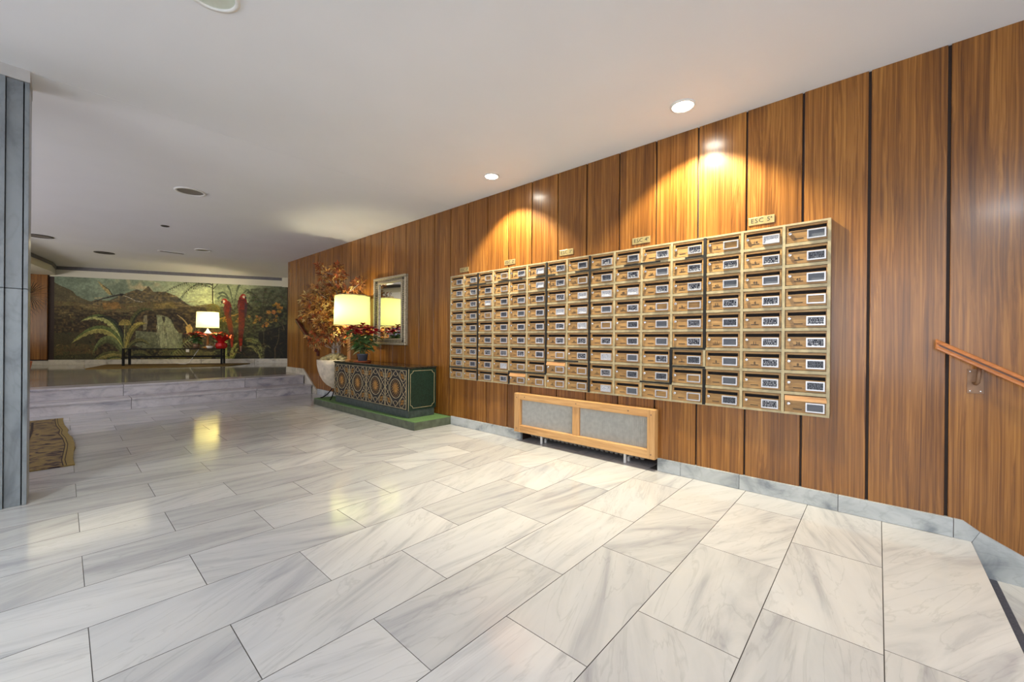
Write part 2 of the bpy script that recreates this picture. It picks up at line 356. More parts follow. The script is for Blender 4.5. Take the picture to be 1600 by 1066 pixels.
# ------------------------------------------------------------------ structure: ceiling
c = MB()
c.box(-4.5, 3.6, -4.5, 3.800, CH, CH + 0.1)
c.box(-4.5, 3.6, 3.803, 9.2, CH, CH + 0.1)
edge = [(-4.5, 9.2), (4.4, 9.2), (3.157, 9.216), (1.719, 10.129), (0.759, 10.465), (-0.381, 10.145), (-4.5, 9.6)]
c.prism([(x, y, CH) for x, y in [(-4.5, 9.2), (3.17, 9.2), (1.719, 10.129), (1.25, 10.36), (0.759, 10.465), (0.2, 10.34), (-0.381, 10.145), (-4.5, 9.3)]], (0, 0, CH2 - CH + 0.02))
ceil = struct(c.build('ceiling', M['plaster']))
c2 = MB(); c2.prism([(-4.5, 9.2, CH2), (5.5, 8.9, CH2), (5.5, 16.5, CH2), (-4.5, 16.5, CH2)], (0, 0, 0.1))
struct(c2.build('ceiling', M['plaster']))
# ------------------------------------------------------------------ structure: floor
fl = MB()
fl.box(-4.5, 3.33, -0.363, 7.80, -0.14, -0.006)
floor = struct(fl.build('floor', M['joint']))
PITCH = 0.3422
def tile_mesh(lx, ly):
    b = MB(); g = 0.0006; e = 0.0009; x, y = lx / 2 - g, ly / 2 - g
    lo = [(-x, -y, -0.006), (x, -y, -0.006), (x, y, -0.006), (-x, y, -0.006)]
    md = [(p[0], p[1], -0.0009) for p in lo]
    hi = [(-x + e, -y + e, 0), (x - e, -y + e, 0), (x - e, y - e, 0), (-x + e, y - e, 0)]
    b.v += lo + md + hi; b.f.append((8, 9, 10, 11)); b.mi.append(0)
    for q in (0, 4):
        for i in range(4):
            j = (i + 1) % 4; b.f.append((q + i, q + j, q + 4 + j, q + 4 + i)); b.mi.append(1)
    return b.mesh('tile', [M['floor'], M['joint']])
TM = {}
def tile(x0, x1, y0, y1):
    k = (round(x1 - x0, 3), round(y1 - y0, 3))
    if k not in TM: TM[k] = tile_mesh(*k)
    o = link('tile', TM[k], floor, ((x0 + x1) / 2, (y0 + y1) / 2, 0))
L = 0.6935
for n in range(-1, 23):
    y0 = -0.022 + PITCH * n; y1 = y0 + PITCH
    if n == -1: y0 = -0.363
    if y1 > 7.80: y1 = 7.80
    if y1 - y0 < 0.05: continue
    ph = (0.066 if n % 2 else 0.402)
    if n == -1: ph = 0.436
    xs = [x for x in [ph + L * k for k in range(-4, 5)] if x < WX - 0.02]
    if n == -1: xs = [x for x in xs if x < 2.0]
    nearwall = 3.325 if y0 > 1.25 and y1 < 2.8 else WX + 0.006
    xs.append(nearwall)
    if nearwall > 3.2 and xs[-1] - xs[-2] > 0.75: xs.insert(-1, xs[-2] + L)
    for a, b in zip(xs[:-1], xs[1:]):
        if b - a > 0.03: tile(a, b, y0, y1)
# the stairs going down behind the viewer
lt = MB(); lt.box(-4.5, 3.15, -0.675, -0.35, -0.30, -0.165); lt.box(-4.5, 3.15, -0.985, -0.67, -0.45, -0.33); lt.box(-4.5, 3.15, -4.5, -0.98, -0.6, -0.495)
struct(lt.build('floor', M['floor']))
st = MB(); st.box(-4.5, 3.12, -0.448, -0.412, -0.166, -0.1635); tag(st.build('antislip_strip', M['strip']), 'dark grey anti-slip strip along the edge of the lower step', 'strip')
# ------------------------------------------------------------------ structure: far steps and stage
def slab(name, x0, x1, y0, y1, z0, z1, mat, parent, bev=0.004):
    cx, cy, cz = (x0 + x1) / 2, (y0 + y1) / 2, (z0 + z1) / 2
    return MB().box(x0 - cx, x1 - cx, y0 - cy, y1 - cy, z0 - cz, z1 - cz).build(name, mat, parent, (cx, cy, cz), bevel=bev)
stage = MB(); stage.prism([(-4.5, 8.2, -0.1), (3.15, 8.2, -0.1), (3.15, 9.15, -0.1), (5.4, 9.15, -0.1), (5.4, 16.4, -0.1), (-4.5, 16.4, -0.1)], (0, 0, 0.385))
stage = struct(stage.build('floor', M['joint']))
step = struct(MB().box(-4.5, 3.15, 7.83, 8.25, -0.1, 0.127).build('floor', M['joint']))
for x0, x1 in ((-4.5, -1.95), (-1.945, -0.52), (-0.515, 0.655), (0.66, 2.20), (2.205, 3.10)):
    slab('riser', x0, x1, 7.80, 7.835, 0.0, 0.127, M['floor_far'], step, 0.001)
    slab('tread', x0, x1, 7.775, 8.165, 0.127, 0.157, M['floor_far'], step)
for x0, x1 in ((-4.5, -1.75), (-1.745, -0.45), (-0.445, 0.60), (0.605, 2.13), (2.135, 3.10)):
    slab('riser', x0, x1, 8.165, 8.205, 0.157, 0.290, M['floor_far'], stage, 0.001)
    slab('tread', x0, x1, 8.14, 8.52, 0.290, SZ, M['floor_far'], stage)
for n in range(0, 23):
    y0 = 8.522 + PITCH * n; y1 = y0 + PITCH - 0.001
    ph = 0.1 if n % 2 else 0.44
    xs = [ph + 0.9 * k for k in range(-4, 7)]
    for a, b in zip(xs[:-1], xs[1:]):
        if y0 < 9.15: b = min(b, 3.14)
        if b <= a: continue
        cx, cy = (a + b) / 2, (y0 + y1) / 2
        MB().box(a - cx + 0.0008, b - cx - 0.0008, y0 - cy + 0.0008, y1 - cy, -0.03, 0).build('tile', M['floor_stage'], stage, (cx, cy, SZ))
# ------------------------------------------------------------------ structure: wood wall
wr = MB()
for (a, b, z0, z1) in ((-2.6, 1.277, -0.7, CH), (2.689, YE, -0.1, CH), (1.277, 2.689, 0.50, CH)):
    wr.box(3.155, 3.34, a, b, z0, z1)
wr.box(3.33, 3.40, 1.2, 2.8, -0.1, 0.6)
wall_r = struct(wr.build('wall_right', M['panel_dark']))
edges = [-0.273 + 0.3167 * k for k in range(-7, 30)]
edges.append(YE)
PM = {}
for k, (a, b) in enumerate(zip(edges[:-1], edges[1:])):
    gap = 0.0055 if a > 0.1 else 0.0065
    z0 = 0.095 if a > -0.3 else (-0.62)
    segs = [(a, b, z0)]
    lo, hi = 1.30, 2.66
    if b > lo and a < hi:
        segs = [(a, b, 0.455)]
        if a < lo: segs = [(a, lo, 0.095), (lo + 0.0001, b, 0.455)]
        if b > hi: segs = [(a, hi, 0.455), (hi + 0.0001, b, 0.095)]
    for i, (p, q, zz) in enumerate(segs):
        g0 = gap if abs(p - a) < 1e-6 else 0; g1 = gap if abs(q - b) < 1e-6 else 0
        key = (round(q - p - g0 - g1, 4), round(CH - zz, 3))
        if key not in PM:
            hw, hh = key[0] / 2, key[1] / 2
            PM[key] = MB().box(0, 0.014, -hw, hw, -hh, hh).mesh('wood_panel', M['panel'])
        link('wood_panel', PM[key], wall_r, (WX, (p + g0 + q - g1) / 2, (zz + CH) / 2), bevel=0.0025)
# wider dark groove lines between the panels nearest the viewer
# ------------------------------------------------------------------ skirting on the wood wall
sk = struct(MB().box(WX - 0.001, 3.155, 7.0, 7.02, 0, 0.08).build('baseboard_right', M['skirt']))
def skirt(y0, y1, z0, z1, mat=None, x0=WX - 0.016):
    cy = (y0 + y1) / 2
    return MB().box(x0 - WX, 0.02, y0 + 0.0012 - cy, y1 - 0.0012 - cy, z0, z1).build('marble_slab', mat or M['skirt'], sk, (WX, cy, 0), bevel=0.0015)
for a, b in ((-0.30, 0.172), (0.172, 0.703), (0.703, 1.10), (1.10, 1.277), (2.689, 3.30), (3.30, 3.80), (6.49, 7.10), (7.10, 7.60)):
    skirt(a, b, 0.001, 0.10)
# niche reveal ends
# skirting running down the lower stairs
MB().prism([(WX - 0.016, -0.3012, 0.001), (WX - 0.016, -0.3012, 0.10), (WX - 0.016, -0.335, 0.098), (WX - 0.016, -0.390, 0.058), (WX - 0.016, -0.364, 0.0)], (0.03, 0, 0)).build('marble_slab', M['skirt'], sk)
MB().prism([(WX - 0.016, -0.3655, 0.0), (WX - 0.016, -0.3915, 0.057), (WX - 0.016, -1.30, -0.426), (WX - 0.016, -1.30, -0.495), (WX - 0.016, -0.985, -0.495), (WX - 0.016, -0.985, -0.33), (WX - 0.016, -0.675, -0.33), (WX - 0.016, -0.675, -0.165), (WX - 0.016, -0.3655, -0.165)], (0.03, 0, 0)).build('marble_slab', M['skirt'], sk)
# stringer slab beside the far steps
MB().prism([(WX - 0.022, 7.60, 0.001), (WX - 0.022, 7.60, 0.085), (WX - 0.022, 7.655, 0.088), (WX - 0.022, 8.25, 0.434), (WX - 0.022, 8.60, 0.433), (WX - 0.022, 8.60, 0.001)], (0.03, 0, 0)).build('marble_slab', M['skirt_warm'], sk)
skirt(8.602, YE, 0.30, 0.431, M['skirt_warm'], WX - 0.022)

# ------------------------------------------------------------------ structure: mural wall
MP0 = Vector((4.3278, 12.6169, 0)); MD = Vector((-0.8762, 0.482, 0)); MN = Vector((0.482, 0.8762, 0))
def mw(s, z, d=0.0):      # s metres to the left of the mural's right edge, d metres proud of the wall
    p = MP0 + MD * s - MN * d; return (p.x, p.y, z)
def mbox(b, s0, s1, z0, z1, d0, d1, mi=0):
    base = [mw(s0, z0, d0), mw(s1, z0, d0), mw(s1, z0, d1), mw(s0, z0, d1)]
    return b.prism(base, (0, 0, z1 - z0), mi)
ML = 5.06      # mural width
b = MB(); mbox(b, -1.4, 9.5, -0.1, CH2 + 0.1, -0.25, -0.01); struct(b.build('wall_back', M['cream']))
b = MB(); mbox(b, -0.15, ML + 0.12, 2.49, CH2, -0.02, 0.004); mbox(b, ML + 0.1, 9.0, 2.55, CH2, -0.02, 0.004); struct(b.build('trim_1', M['cream']))
b = MB(); mbox(b, 0.13, 9.0, 2.668, 2.752, 0.0, 0.012); struct(b.build('trim_2', M['cove']))
b = MB(); mbox(b, -0.04, 0.13, 2.488, CH2, 0.0, 0.05); struct(b.build('trim_3', M['cream']))
skb = MB(); mbox(skb, 0.0, 0.02, 0.3, 0.32, -0.01, 0.01)
skb = struct(skb.build('baseboard_back', M['skirt_warm']))
ss = -0.05
for wlen in (0.85, 1.25, 1.3, 1.15, 1.1, 1.2, 1.2, 1.2):
    b = MB(); mbox(b, ss + 0.003, ss + wlen - 0.003, 0.30, 0.440, -0.01, 0.014); b.build('marble_slab', M['skirt_warm'], skb); ss += wlen
# dark groove and wood panels left of the mural
b = MB(); mbox(b, ML + 0.02, ML + 0.13, 0.44, 2.56, -0.02, 0.002); struct(b.build('trim_4', M['panel_dark']))
wp = MB(); mbox(wp, ML + 0.13, 9.0, 0.42, 2.58, -0.015, 0.03); wp = struct(wp.build('wall_stage', M['panel_dark']))
for k in range(8):
    a = ML + 0.135 + k * 0.475; pp = mw(a + 0.235, 1.51, 0.045)
    q = MB(); 
    base = [Vector(mw(a, 0, 0.03)), Vector(mw(a + 0.47, 0, 0.03)), Vector(mw(a + 0.47, 0, 0.055)), Vector(mw(a, 0, 0.055))]
    q.prism([(v.x - pp[0], v.y - pp[1], -1.06) for v in base], (0, 0, 2.12)); q.build('wood_panel', M['panel'], wp, pp)
b = MB(); mbox(b, -0.06, 0.0, 0.44, 2.49, -0.02, 0.01); struct(b.build('trim_5', M['panel_dark']))
# bulkhead with its own cove, running towards the viewer on the left of the stage
bk = MB(); bk.prism([(-0.17, 14.25, 2.49), (-0.49, 12.85, 2.49), (-1.9, 7.9, 2.49), (-4.5, 7.9, 2.49), (-4.5, 16.5, 2.49), (-0.10, 15.2, 2.49)], (0, 0, 0.26))
# (kept beyond the lowered ceiling edge)
bk = MB(); bk.prism([(-0.12, 15.05, 2.52), (-0.17, 14.25, 2.52), (-0.49, 12.85, 2.52), (-1.1, 10.5, 2.52), (-4.5, 10.5, 2.52), (-4.5, 16.5, 2.52)], (0, 0, 0.225))
struct(bk.build('trim_6', M['cream']))
bk = MB(); bk.prism([(-0.10, 14.95, 2.668), (-0.15, 14.25, 2.668), (-0.475, 12.85, 2.668), (-1.085, 10.5, 2.668), (-1.11, 10.5, 2.668), (-0.50, 12.85, 2.668), (-0.18, 14.25, 2.668), (-0.13, 14.95, 2.668)], (0, 0, 0.08))
struct(bk.build('trim_7', M['cove']))
# walls out of view that close the lobby
struct(MB().box(-4.7, -4.5, -4.5, 16.5, -0.6, 2.9).build('wall_left', M['plaster']))
struct(MB().box(-4.5, 5.6, -4.7, -4.5, -0.6, 2.7).build('wall_front', M['plaster']))
struct(MB().box(3.4, 3.5, -4.5, -2.6, -0.7, CH).build('wall_right', M['plaster']))
struct(MB().box(3.155, 3.5, -2.7, -2.6, -0.7, CH).build('wall_right', M['panel_dark']))
struct(MB().box(5.4, 5.6, 9.0, 13, -0.1, 2.9).build('wall_stage_right', M['cream']))
struct(MB().box(3.34, 5.6, 9.0, 9.12, -0.1, 2.9).build('wall_stage_front', M['cream']))

# ------------------------------------------------------------------ marble pillar
pl = thing('marble_pillar', 'blue-grey marble clad pillar at the left edge beside the patterned rug', 'pillar', (-0.55, 4.2, 0))
def pbox(name, x0, x1, y0, y1, z0, z1, mat, bev=0.002):
    cx, cy, cz = (x0 + x1) / 2, (y0 + y1) / 2, (z0 + z1) / 2
    return MB().box(x0 - cx, x1 - cx, y0 - cy, y1 - cy, z0 - cz, z1 - cz).build(name, mat, pl, (cx + 0.55, cy - 4.2, cz), bevel=bev)
for z0, z1 in ((0.0, 1.292), (1.295, 2.528)):
    pbox('marble_slab', -0.226, -0.162, 3.795, 3.835, z0, z1, M['pillar'])
    pbox('marble_slab', -0.74, -0.2285, 3.780, 3.835, z0, z1, M['pillar'])
    pbox('marble_slab', -0.157, -0.138, 3.790, 4.06, z0, z1, M['pillar'])
pbox('core', -0.74, -0.150, 3.83, 4.05, 0.0, 2.53, M['ink'], 0)
pbox('capital', -0.75, -0.136, 3.785, 4.07, 2.53, 2.60, M['plaster_dimmed'], 0)

# ------------------------------------------------------------------ mailbox bank
NC, NR, CW, RHt = 15, 9, 0.2388, 0.13465
BY, BZ = 3.797, 1.770
bank = thing('mailbox_bank', 'large bank of wooden mailboxes with pale brass grid on the wood wall', 'mailboxes', (WX, BY, BZ))
def wbox(b, u0, u1, t0, t1, d0, d1, mi=0):     # u to the right, t downwards, d out of the wall
    return b.box(-d1, -d0, -u1, -u0, -t1, -t0, mi)
b = MB(); wbox(b, 0.004, NC * CW - 0.004, 0.004, NR * RHt - 0.004, 0.0, 0.010); b.build('backing', M['black'], bank)  # black sheet stands in for the shade inside the mail slots
b = MB()
for k in range(NC + 1):
    u = k * CW; h = 0.0085
    u_0, u_1 = (u, u + 0.012) if k == 0 else ((u - 0.016, u) if k == NC else (u - h, u + h))
    wbox(b, u_0, u_1, 0, NR * RHt, 0.0, 0.036)
for k in range(NR + 1):
    t = k * RHt
    t0, t1 = (t, t + 0.012) if k == 0 else ((t - 0.014, t) if k == NR else (t - 0.0095, t + 0.0095))
    wbox(b, 0.001, NC * CW - 0.001, t0, t1, 0.0, 0.0345)
b.build('grid_frame', M['gridbar'], bank)
# black dividing lines between the staircases, and black strips painted as shadows
def divider_and_shadow(*segs):
    b = MB()
    for kind, a, s, e in segs:
        if kind == 'v': wbox(b, a * CW - 0.010, a * CW + 0.010, s * RHt + 0.008, e * RHt - 0.004, 0.030, 0.0385)
        else: wbox(b, s * CW - 0.008, e * CW + 0.008, a * RHt - 0.0065, a * RHt + 0.0065, 0.030, 0.0378)
    b.build('divider_shadow_strip', M['black'], bank)
divider_and_shadow(('v', 2, 0, 9)); divider_and_shadow(('v', 6, 0, 8), ('h', 8, 4, 6), ('v', 4, 8, 9)); divider_and_shadow(('v', 8, 0, 9))
divider_and_shadow(('v', 12, 0, 6), ('h', 6, 11, 12), ('v', 11, 6, 8), ('h', 8, 10, 11)); divider_and_shadow(('v', 12, 7, 9), ('h', 7, 11, 12))
divider_and_shadow(('h', 8, 0, 2))
for s, e in ((1.45, 2.5), (3.35, 4.7), (5.5, 6.4), (7.4, 8.45), (9.4, 10.6), (11.45, 12)):  # short black strips imitate shadows under the top row
    divider_and_shadow(('h', 1, s, e))
divider_and_shadow(('h', 7, 6.45, 7.5))  # one more black strip in place of a shadow, lower down
# door parts
d = MB()
wbox(d, 0.0115, 0.2275, 0.0125, 0.026, 0.012, 0.030)
wbox(d, 0.0115, 0.0225, 0.026, 0.0495, 0.012, 0.030); wbox(d, 0.2180, 0.2275, 0.026, 0.0495, 0.012, 0.030)
wbox(d, 0.0115, 0.2275, 0.0495, 0.1225, 0.012, 0.0315); wbox(d, 0.0225, 0.2180, 0.0485, 0.0525, 0.012, 0.0355)
DM = d.mesh('mailbox_door', M['teak'])
d2 = MB(); wbox(d2, 0.0115, 0.2275, 0.0465, 0.1225, 0.012, 0.0315); wbox(d2, 0.0115, 0.2275, 0.0125, 0.014, 0.012, 0.030)
DM2 = d2.mesh('mailbox_door', M['teak'])
fm = MB(); wbox(fm, 0.0125, 0.2265, 0.016, 0.030, 0.014, 0.036); wbox(fm, 0.0125, 0.2265, 0.030, 0.0475, 0.014, 0.042); FM = fm.mesh('flap', M['teak_bright'])
lk = MB(); lk.lathe([(0.0, -0.046), (0.007, -0.047), (0.0095, -0.0455), (0.0105, -0.041), (0.0105, -0.030)], (0, -0.034, -0.067), 14, 0, 'x')
wbox(lk, 0.0325, 0.0355, 0.0655, 0.0685, 0.0455, 0.0465, 1)
LK = lk.mesh('lock', [M['chrome'], M['ink']], True)
nf = MB(); U0, U1, T0, T1 = 0.122, 0.2165, 0.0535, 0.1105
for q in ((U0, U1, T0, T0 + 0.0075), (U0, U1, T1 - 0.0075, T1), (U0, U0 + 0.0075, T0, T1), (U1 - 0.0075, U1, T0, T1)): wbox(nf, *q, 0.031, 0.046)
NF = nf.mesh('name_holder', M['alu'])
cd = MB(); wbox(cd, U0 + 0.006, U1 - 0.006, T0 + 0.006, T1 - 0.006, 0.031, 0.0385)
CM = {k: cd.mesh('name_card', M[k]) for k in ('card_black', 'card_dim', 'card_white', 'card_grey')}
sl = MB(); wbox(sl, 0.056, 0.102, 0.0975, 0.1015, 0.0305, 0.0330); SL = sl.mesh('number_slot', M['ink'])
NUMM = {}
def num_mesh(t):
    if t not in NUMM:
        me = text_mesh(t, 0.025, 0.0008); me.materials.clear(); me.materials.append(M['ink']); NUMM[t] = me
    return NUMM[t]
NUM = {14: ['', '6', '45', '', '', '36', '8', '', ''], 13: ['14', '6', '44', '4', '4', '11', '8', '', ''], 12: ['3', '32', '43', '53', '', '11', '8', '', ''],
       11: ['', '27', '4', '6', '', '', '2', '', ''], 10: ['', '26', '', '60', '', '', '', '', ''], 9: ['', '26', '48', '6', '', '', '11', '', '']}
EMPTY = {(14, 3), (12, 0), (11, 3), (10, 3), (11, 7), (11, 8), (10, 8), (8, 4), (7, 1), (6, 6), (6, 7), (7, 7), (6, 8), (7, 8), (5, 7), (4, 7), (4, 8), (5, 8), (2, 0), (3, 0), (3, 1), (4, 1), (2, 3), (0, 8), (1, 8)}
WHITE = {(13, 0), (8, 2), (7, 2), (7, 3), (7, 4), (5, 0), (5, 1), (2, 2), (8, 8), (8, 6), (3, 7), (9, 2), (6, 3)}
FLAP = {(14, 8), (4, 8), (6, 7)}
for cx in range(NC):
    for rw in range(NR):
        loc = (0, -cx * CW, -rw * RHt)
        if (cx, rw) in FLAP:
            dr = link('mailbox_door', DM2, bank, loc); link('flap', FM, dr)
        else: dr = link('mailbox_door', DM, bank, loc)
        link('lock', LK, dr); link('name_holder', NF, dr); link('number_slot', SL, dr)
        if (cx, rw) not in EMPTY:
            k = 'card_white' if (cx, rw) in WHITE else R.choice(['card_black'] * 5 + ['card_dim'] * 3 + ['card_grey'])
            if (cx, rw) == (14, 8): k = 'card_grey'
            link('name_card', CM[k], dr)
        t = NUM[cx][rw] if cx in NUM else (R.choice(['', str(R.randint(1, 69)), str(R.randint(1, 69))]))
        if t: link('number', num_mesh(t), dr, (-0.0318, -0.079, -0.0885))
# ------------------------------------------------------------------ stair signs above the bank
BEAM = [('1', 3.587), ('2', 2.870), ('3', 2.158), ('4', 1.430), ('5', 0.587)]
WH = {'1': 'leftmost, above the first mailbox columns', '2': 'second from the left, under the left light scallop', '3': 'middle one of five, shining pale',
      '4': 'second from the right', '5': 'rightmost, above the last mailbox columns'}
for t, y in BEAM:
    p = tag(MB().box(-0.006, 0, -0.076, 0.076, -0.026, 0.026).build('stair_sign', M['brass'], None, (WX, y, 1.832 if t != '3' else 1.836), bevel=0.001),
            'small brass sign reading ESC %sª, %s' % (t, WH[t]), 'sign', 'brass stair signs')
    me = text_mesh('ESC', 0.042, 0.0006, 1.15); me.materials.clear(); me.materials.append(M['ink']); link('lettering', me, p, (-0.0065, 0.024, 0.0))
    me = text_mesh(t + 'ª', 0.040, 0.0006, 1.0); me.materials.clear(); me.materials.append(M['ink']); link('lettering', me, p, (-0.0065, -0.048, 0.001))

# ------------------------------------------------------------------ radiator and its wooden cover
rc = thing('radiator_cover', 'low oak-framed radiator cover with ribbed grey grille under the mailboxes', 'radiator cover', (WX, 2.005, 0))
def rbox(name, y0, y1, z0, z1, x0, x1, mat, bev=0.006):
    return MB().box(x0 - WX, x1 - WX, y0 - 2.005, y1 - 2.005, z0, z1).build(name, mat, rc, bevel=bev)
rbox('frame_top', 1.277, 2.735, 0.418, 0.483, 3.075, 3.14, M['oakframe'])
rbox('frame_bottom', 1.277, 2.735, 0.092, 0.165, 3.075, 3.14, M['oakframe'])
rbox('frame_side', 1.2765, 1.340, 0.0925, 0.4825, 3.072, 3.14, M['oakframe_v'])
rbox('frame_side', 2.662, 2.7355, 0.0925, 0.4825, 3.072, 3.14, M['oakframe_v'])
rbox('frame_middle', 1.976, 2.045, 0.160, 0.422, 3.085, 3.13, M['oakframe_v'])
mg = flat('ribbed_metal', (0.58, 0.58, 0.55), 0.45, 0.3, var=0.1, scale=30)
for a, bb in ((1.335, 1.98), (2.04, 2.665)):
    n = 42; g = MB(); w_ = (bb - a) / n
    for i in range(n):
        y = a + i * w_ - 2.005
        g.poly([(3.122 - WX, y, 0.16), (3.108 - WX, y + w_ / 2, 0.16), (3.108 - WX, y + w_ / 2, 0.42), (3.122 - WX, y, 0.42)])
        g.poly([(3.108 - WX, y + w_ / 2, 0.16), (3.122 - WX, y + w_, 0.16), (3.122 - WX, y + w_, 0.42), (3.108 - WX, y + w_ / 2, 0.42)])
    g.build('grille', mg, rc, fix=False)
for y, z in ((1.308, 0.13), (1.308, 0.44), (2.70, 0.13), (2.70, 0.44), (1.5, 0.45), (2.0, 0.45), (2.6, 0.45)):
    MB().lathe([(0, -0.003), (0.006, -0.002), (0.007, 0.004)], (3.072 - WX if z != 0.45 else 3.075 - WX, y - 2.005, z), 10, 0, 'x').build('plug', M['bronze'], rc)
rd = thing('radiator', 'dark radiator with scalloped fins showing below the oak cover', 'radiator', (3.176, 2.0, 0))
fb = MB()
for i in range(26):
    y = -0.58 + i * 0.046; fb.lathe([(0.0, 0.046), (0.014, 0.050), (0.0235, 0.066), (0.0235, 0.40), (0.0, 0.41)], (0, y, 0), 8, 0, 'z')
fb.tube([(0, -0.6, 0.10), (0, 0.6, 0.10)], 0.018, 8); fb.tube([(0, -0.6, 0.38), (0, 0.6, 0.38)], 0.018, 8)
fb.build('fins', M['fin'], rd, smooth=True)
for y in (-0.44, 0.44):
    MB().box(-0.035, -0.018, y - 0.010, y + 0.010, 0, 0.10).box(-0.035, 0.01, y - 0.008, y + 0.008, 0.095, 0.105).build('foot', M['white'], rd, bevel=0.003)
    MB().box(0.03, 0.05, y - 0.010, y + 0.010, 0, 0.10).build('foot', M['white'], rd, bevel=0.003)

# ------------------------------------------------------------------ handrail at the right
def zr(y): return 1.008 + (y + 0.225) * 0.612
hr = thing('handrail', 'varnished orange wooden handrail sloping down the right edge of the wood wall', 'handrail', (3.06, -0.225, 1.008))
prof = [(-0.030, -0.022), (0.030, -0.022), (0.030, -0.010), (0.024, -0.006), (0.024, 0.006), (0.030, 0.010), (0.024, 0.026), (0.0, 0.031), (-0.024, 0.026), (-0.030, 0.010), (-0.024, 0.006), (-0.024, -0.006), (-0.030, -0.010)]
MB().prism([(x, 0, z) for x, z in prof], (0, -1.6, -1.6 * 0.612)).build('rail', M['rail'], hr, bevel=0.002)
MB().prism([(-0.0262, -0.01, -0.0065), (-0.0262, -0.01, 0.0065), (-0.0242, -0.01, 0.0065), (-0.0242, -0.01, -0.0065)], (0, -1.58, -1.58 * 0.612)).build('groove_line', M['rail_dark'], hr)
def bracket(parent, y, z, px):
    br = MB().box(-0.006, 0, -0.029, 0.029, -0.062, 0.062).build('bracket_plate', M['bronze'], parent, (WX - px[0], y - px[1], z - px[2]), bevel=0.001)
    ar = MB().tube([(-0.006, 0.006, -0.008), (-0.055, 0.004, -0.010), (-0.072, 0.0, 0.0), (-0.078, -0.002, 0.03), (-0.080, -0.004, 0.075)], [0.007, 0.008, 0.009, 0.0085, 0.008], 8)
    ar.build('arm', M['bronze'], br, smooth=True)
    for yy, zz in ((-0.018, -0.05), (0.018, -0.05), (-0.018, 0.05), (0.018, 0.05), (0.008, -0.008)):
        MB().lathe([(0, -0.003), (0.003, -0.0025), (0.004, 0)], (-0.006, yy, zz), 8, 0, 'x').build('screw', M['chrome'], br)
bracket(hr, -0.372, 0.822, (3.06, -0.225, 1.008))
bracket(hr, -1.45, 0.162, (3.06, -0.225, 1.008))
# far handrail above the steps
h2 = thing('handrail', 'dark red wooden handrail falling along the wood wall behind the autumn tree', 'handrail', (3.085, 7.55, 0.80))
MB().prism([(-0.025, 0, -0.03), (0.025, 0, -0.03), (0.025, 0, 0.03), (-0.025, 0, 0.03)], (0, 0.95, 0.575)).build('rail', M['redwood'], h2, bevel=0.006)
MB().box(0.02, 0.055, 0.0, 0.05, -0.10, -0.01).build('bracket_plate', M['redwood'], h2, bevel=0.004)
MB().box(0.02, 0.055, 0.86, 0.90, 0.42, 0.53).build('bracket_plate', M['redwood'], h2, bevel=0.004)

# ------------------------------------------------------------------ green platform
pf = thing('platform', 'low green platform under the sideboard and planter along the wood wall', 'platform', (2.88, 5.14, 0))
MB().box(-0.265, 0.258, -1.335, 1.345, 0.0, 0.088).build('body', M['green_side'], pf, bevel=0.003)
MB().box(-0.262, 0.256, -1.332, 1.342, 0.088, 0.094).build('carpet_top', M['green_carpet'], pf)
# ------------------------------------------------------------------ sideboard
sb = thing('sideboard', 'dark green sideboard with gilt tracery doors on the green platform', 'sideboard', (2.68, 4.03, 0.094))
SY = 1.912; ST = 0.69 - 0.094
MB().box(0.02, 0.385, 0.012, SY - 0.02, 0.0, 0.088).build('plinth', M['kick'], sb, bevel=0.002)
MB().box(0.006, 0.405, 0.004, SY, 0.088, ST - 0.018).build('carcass', M['cabinet'], sb, bevel=0.004)
MB().box(-0.002, 0.410, -0.004, SY + 0.008, ST - 0.018, ST).build('top', M['cabinet_top'], sb, bevel=0.003)
# cream line with notched corners on the visible end
def ribbon2(pts, wd, to3, closed=False, mb=None, th=0.003):
    wd = wd * 0.6
    """flat raised ribbon along 2D points; to3(a, b, h) maps to local space"""
    mb = mb or MB(); P = [Vector(p) for p in pts]; n = len(P)
    rng = range(n if closed else n - 1)
    off = []
    for i in range(n):
        a = P[(i - 1) % n] if (closed or i > 0) else P[i]; c_ = P[(i + 1) % n] if (closed or i < n - 1) else P[i]
        t = (c_ - a); t = t.normalized() if t.length > 1e-9 else Vector((1, 0)); off.append(Vector((-t.y, t.x)) * wd / 2)
    b0 = len(mb.v)
    for i in range(n):
        l, r = P[i] + off[i], P[i] - off[i]
        mb.v += [to3(l.x, l.y, 0), to3(l.x, l.y, th), to3(r.x, r.y, th), to3(r.x, r.y, 0)]
    for i in rng:
        j = (i + 1) % n
        for k in range(3):
            mb.f.append((b0 + 4 * i + k, b0 + 4 * i + k + 1, b0 + 4 * j + k + 1, b0 + 4 * j + k)); mb.mi.append(0)
    return mb
def notch(a0, a1, b0, b1, r=0.035):
    pts = []
    for (cx, cy, s, e) in ((a0, b0, 90, 0), (a1, b0, 180, 90), (a1, b1, 270, 180), (a0, b1, 360, 270)):
        for k in range(5):
            an = math.radians(s + (e - s) * k / 4); pts.append((cx + r * math.cos(an), cy + r * math.sin(an)))
    return pts
ribbon2(notch(0.035, 0.375, 0.115, ST - 0.045), 0.006, lambda a, b, h: (a, 0.004 - h, b), True).build('inlay_line', M['tracery'], sb)
ribbon2([(0.010, 0.088), (0.010, ST - 0.02)], 0.007, lambda a, b, h: (a, 0.004 - h, b)).build('inlay_line', M['tracery'], sb)
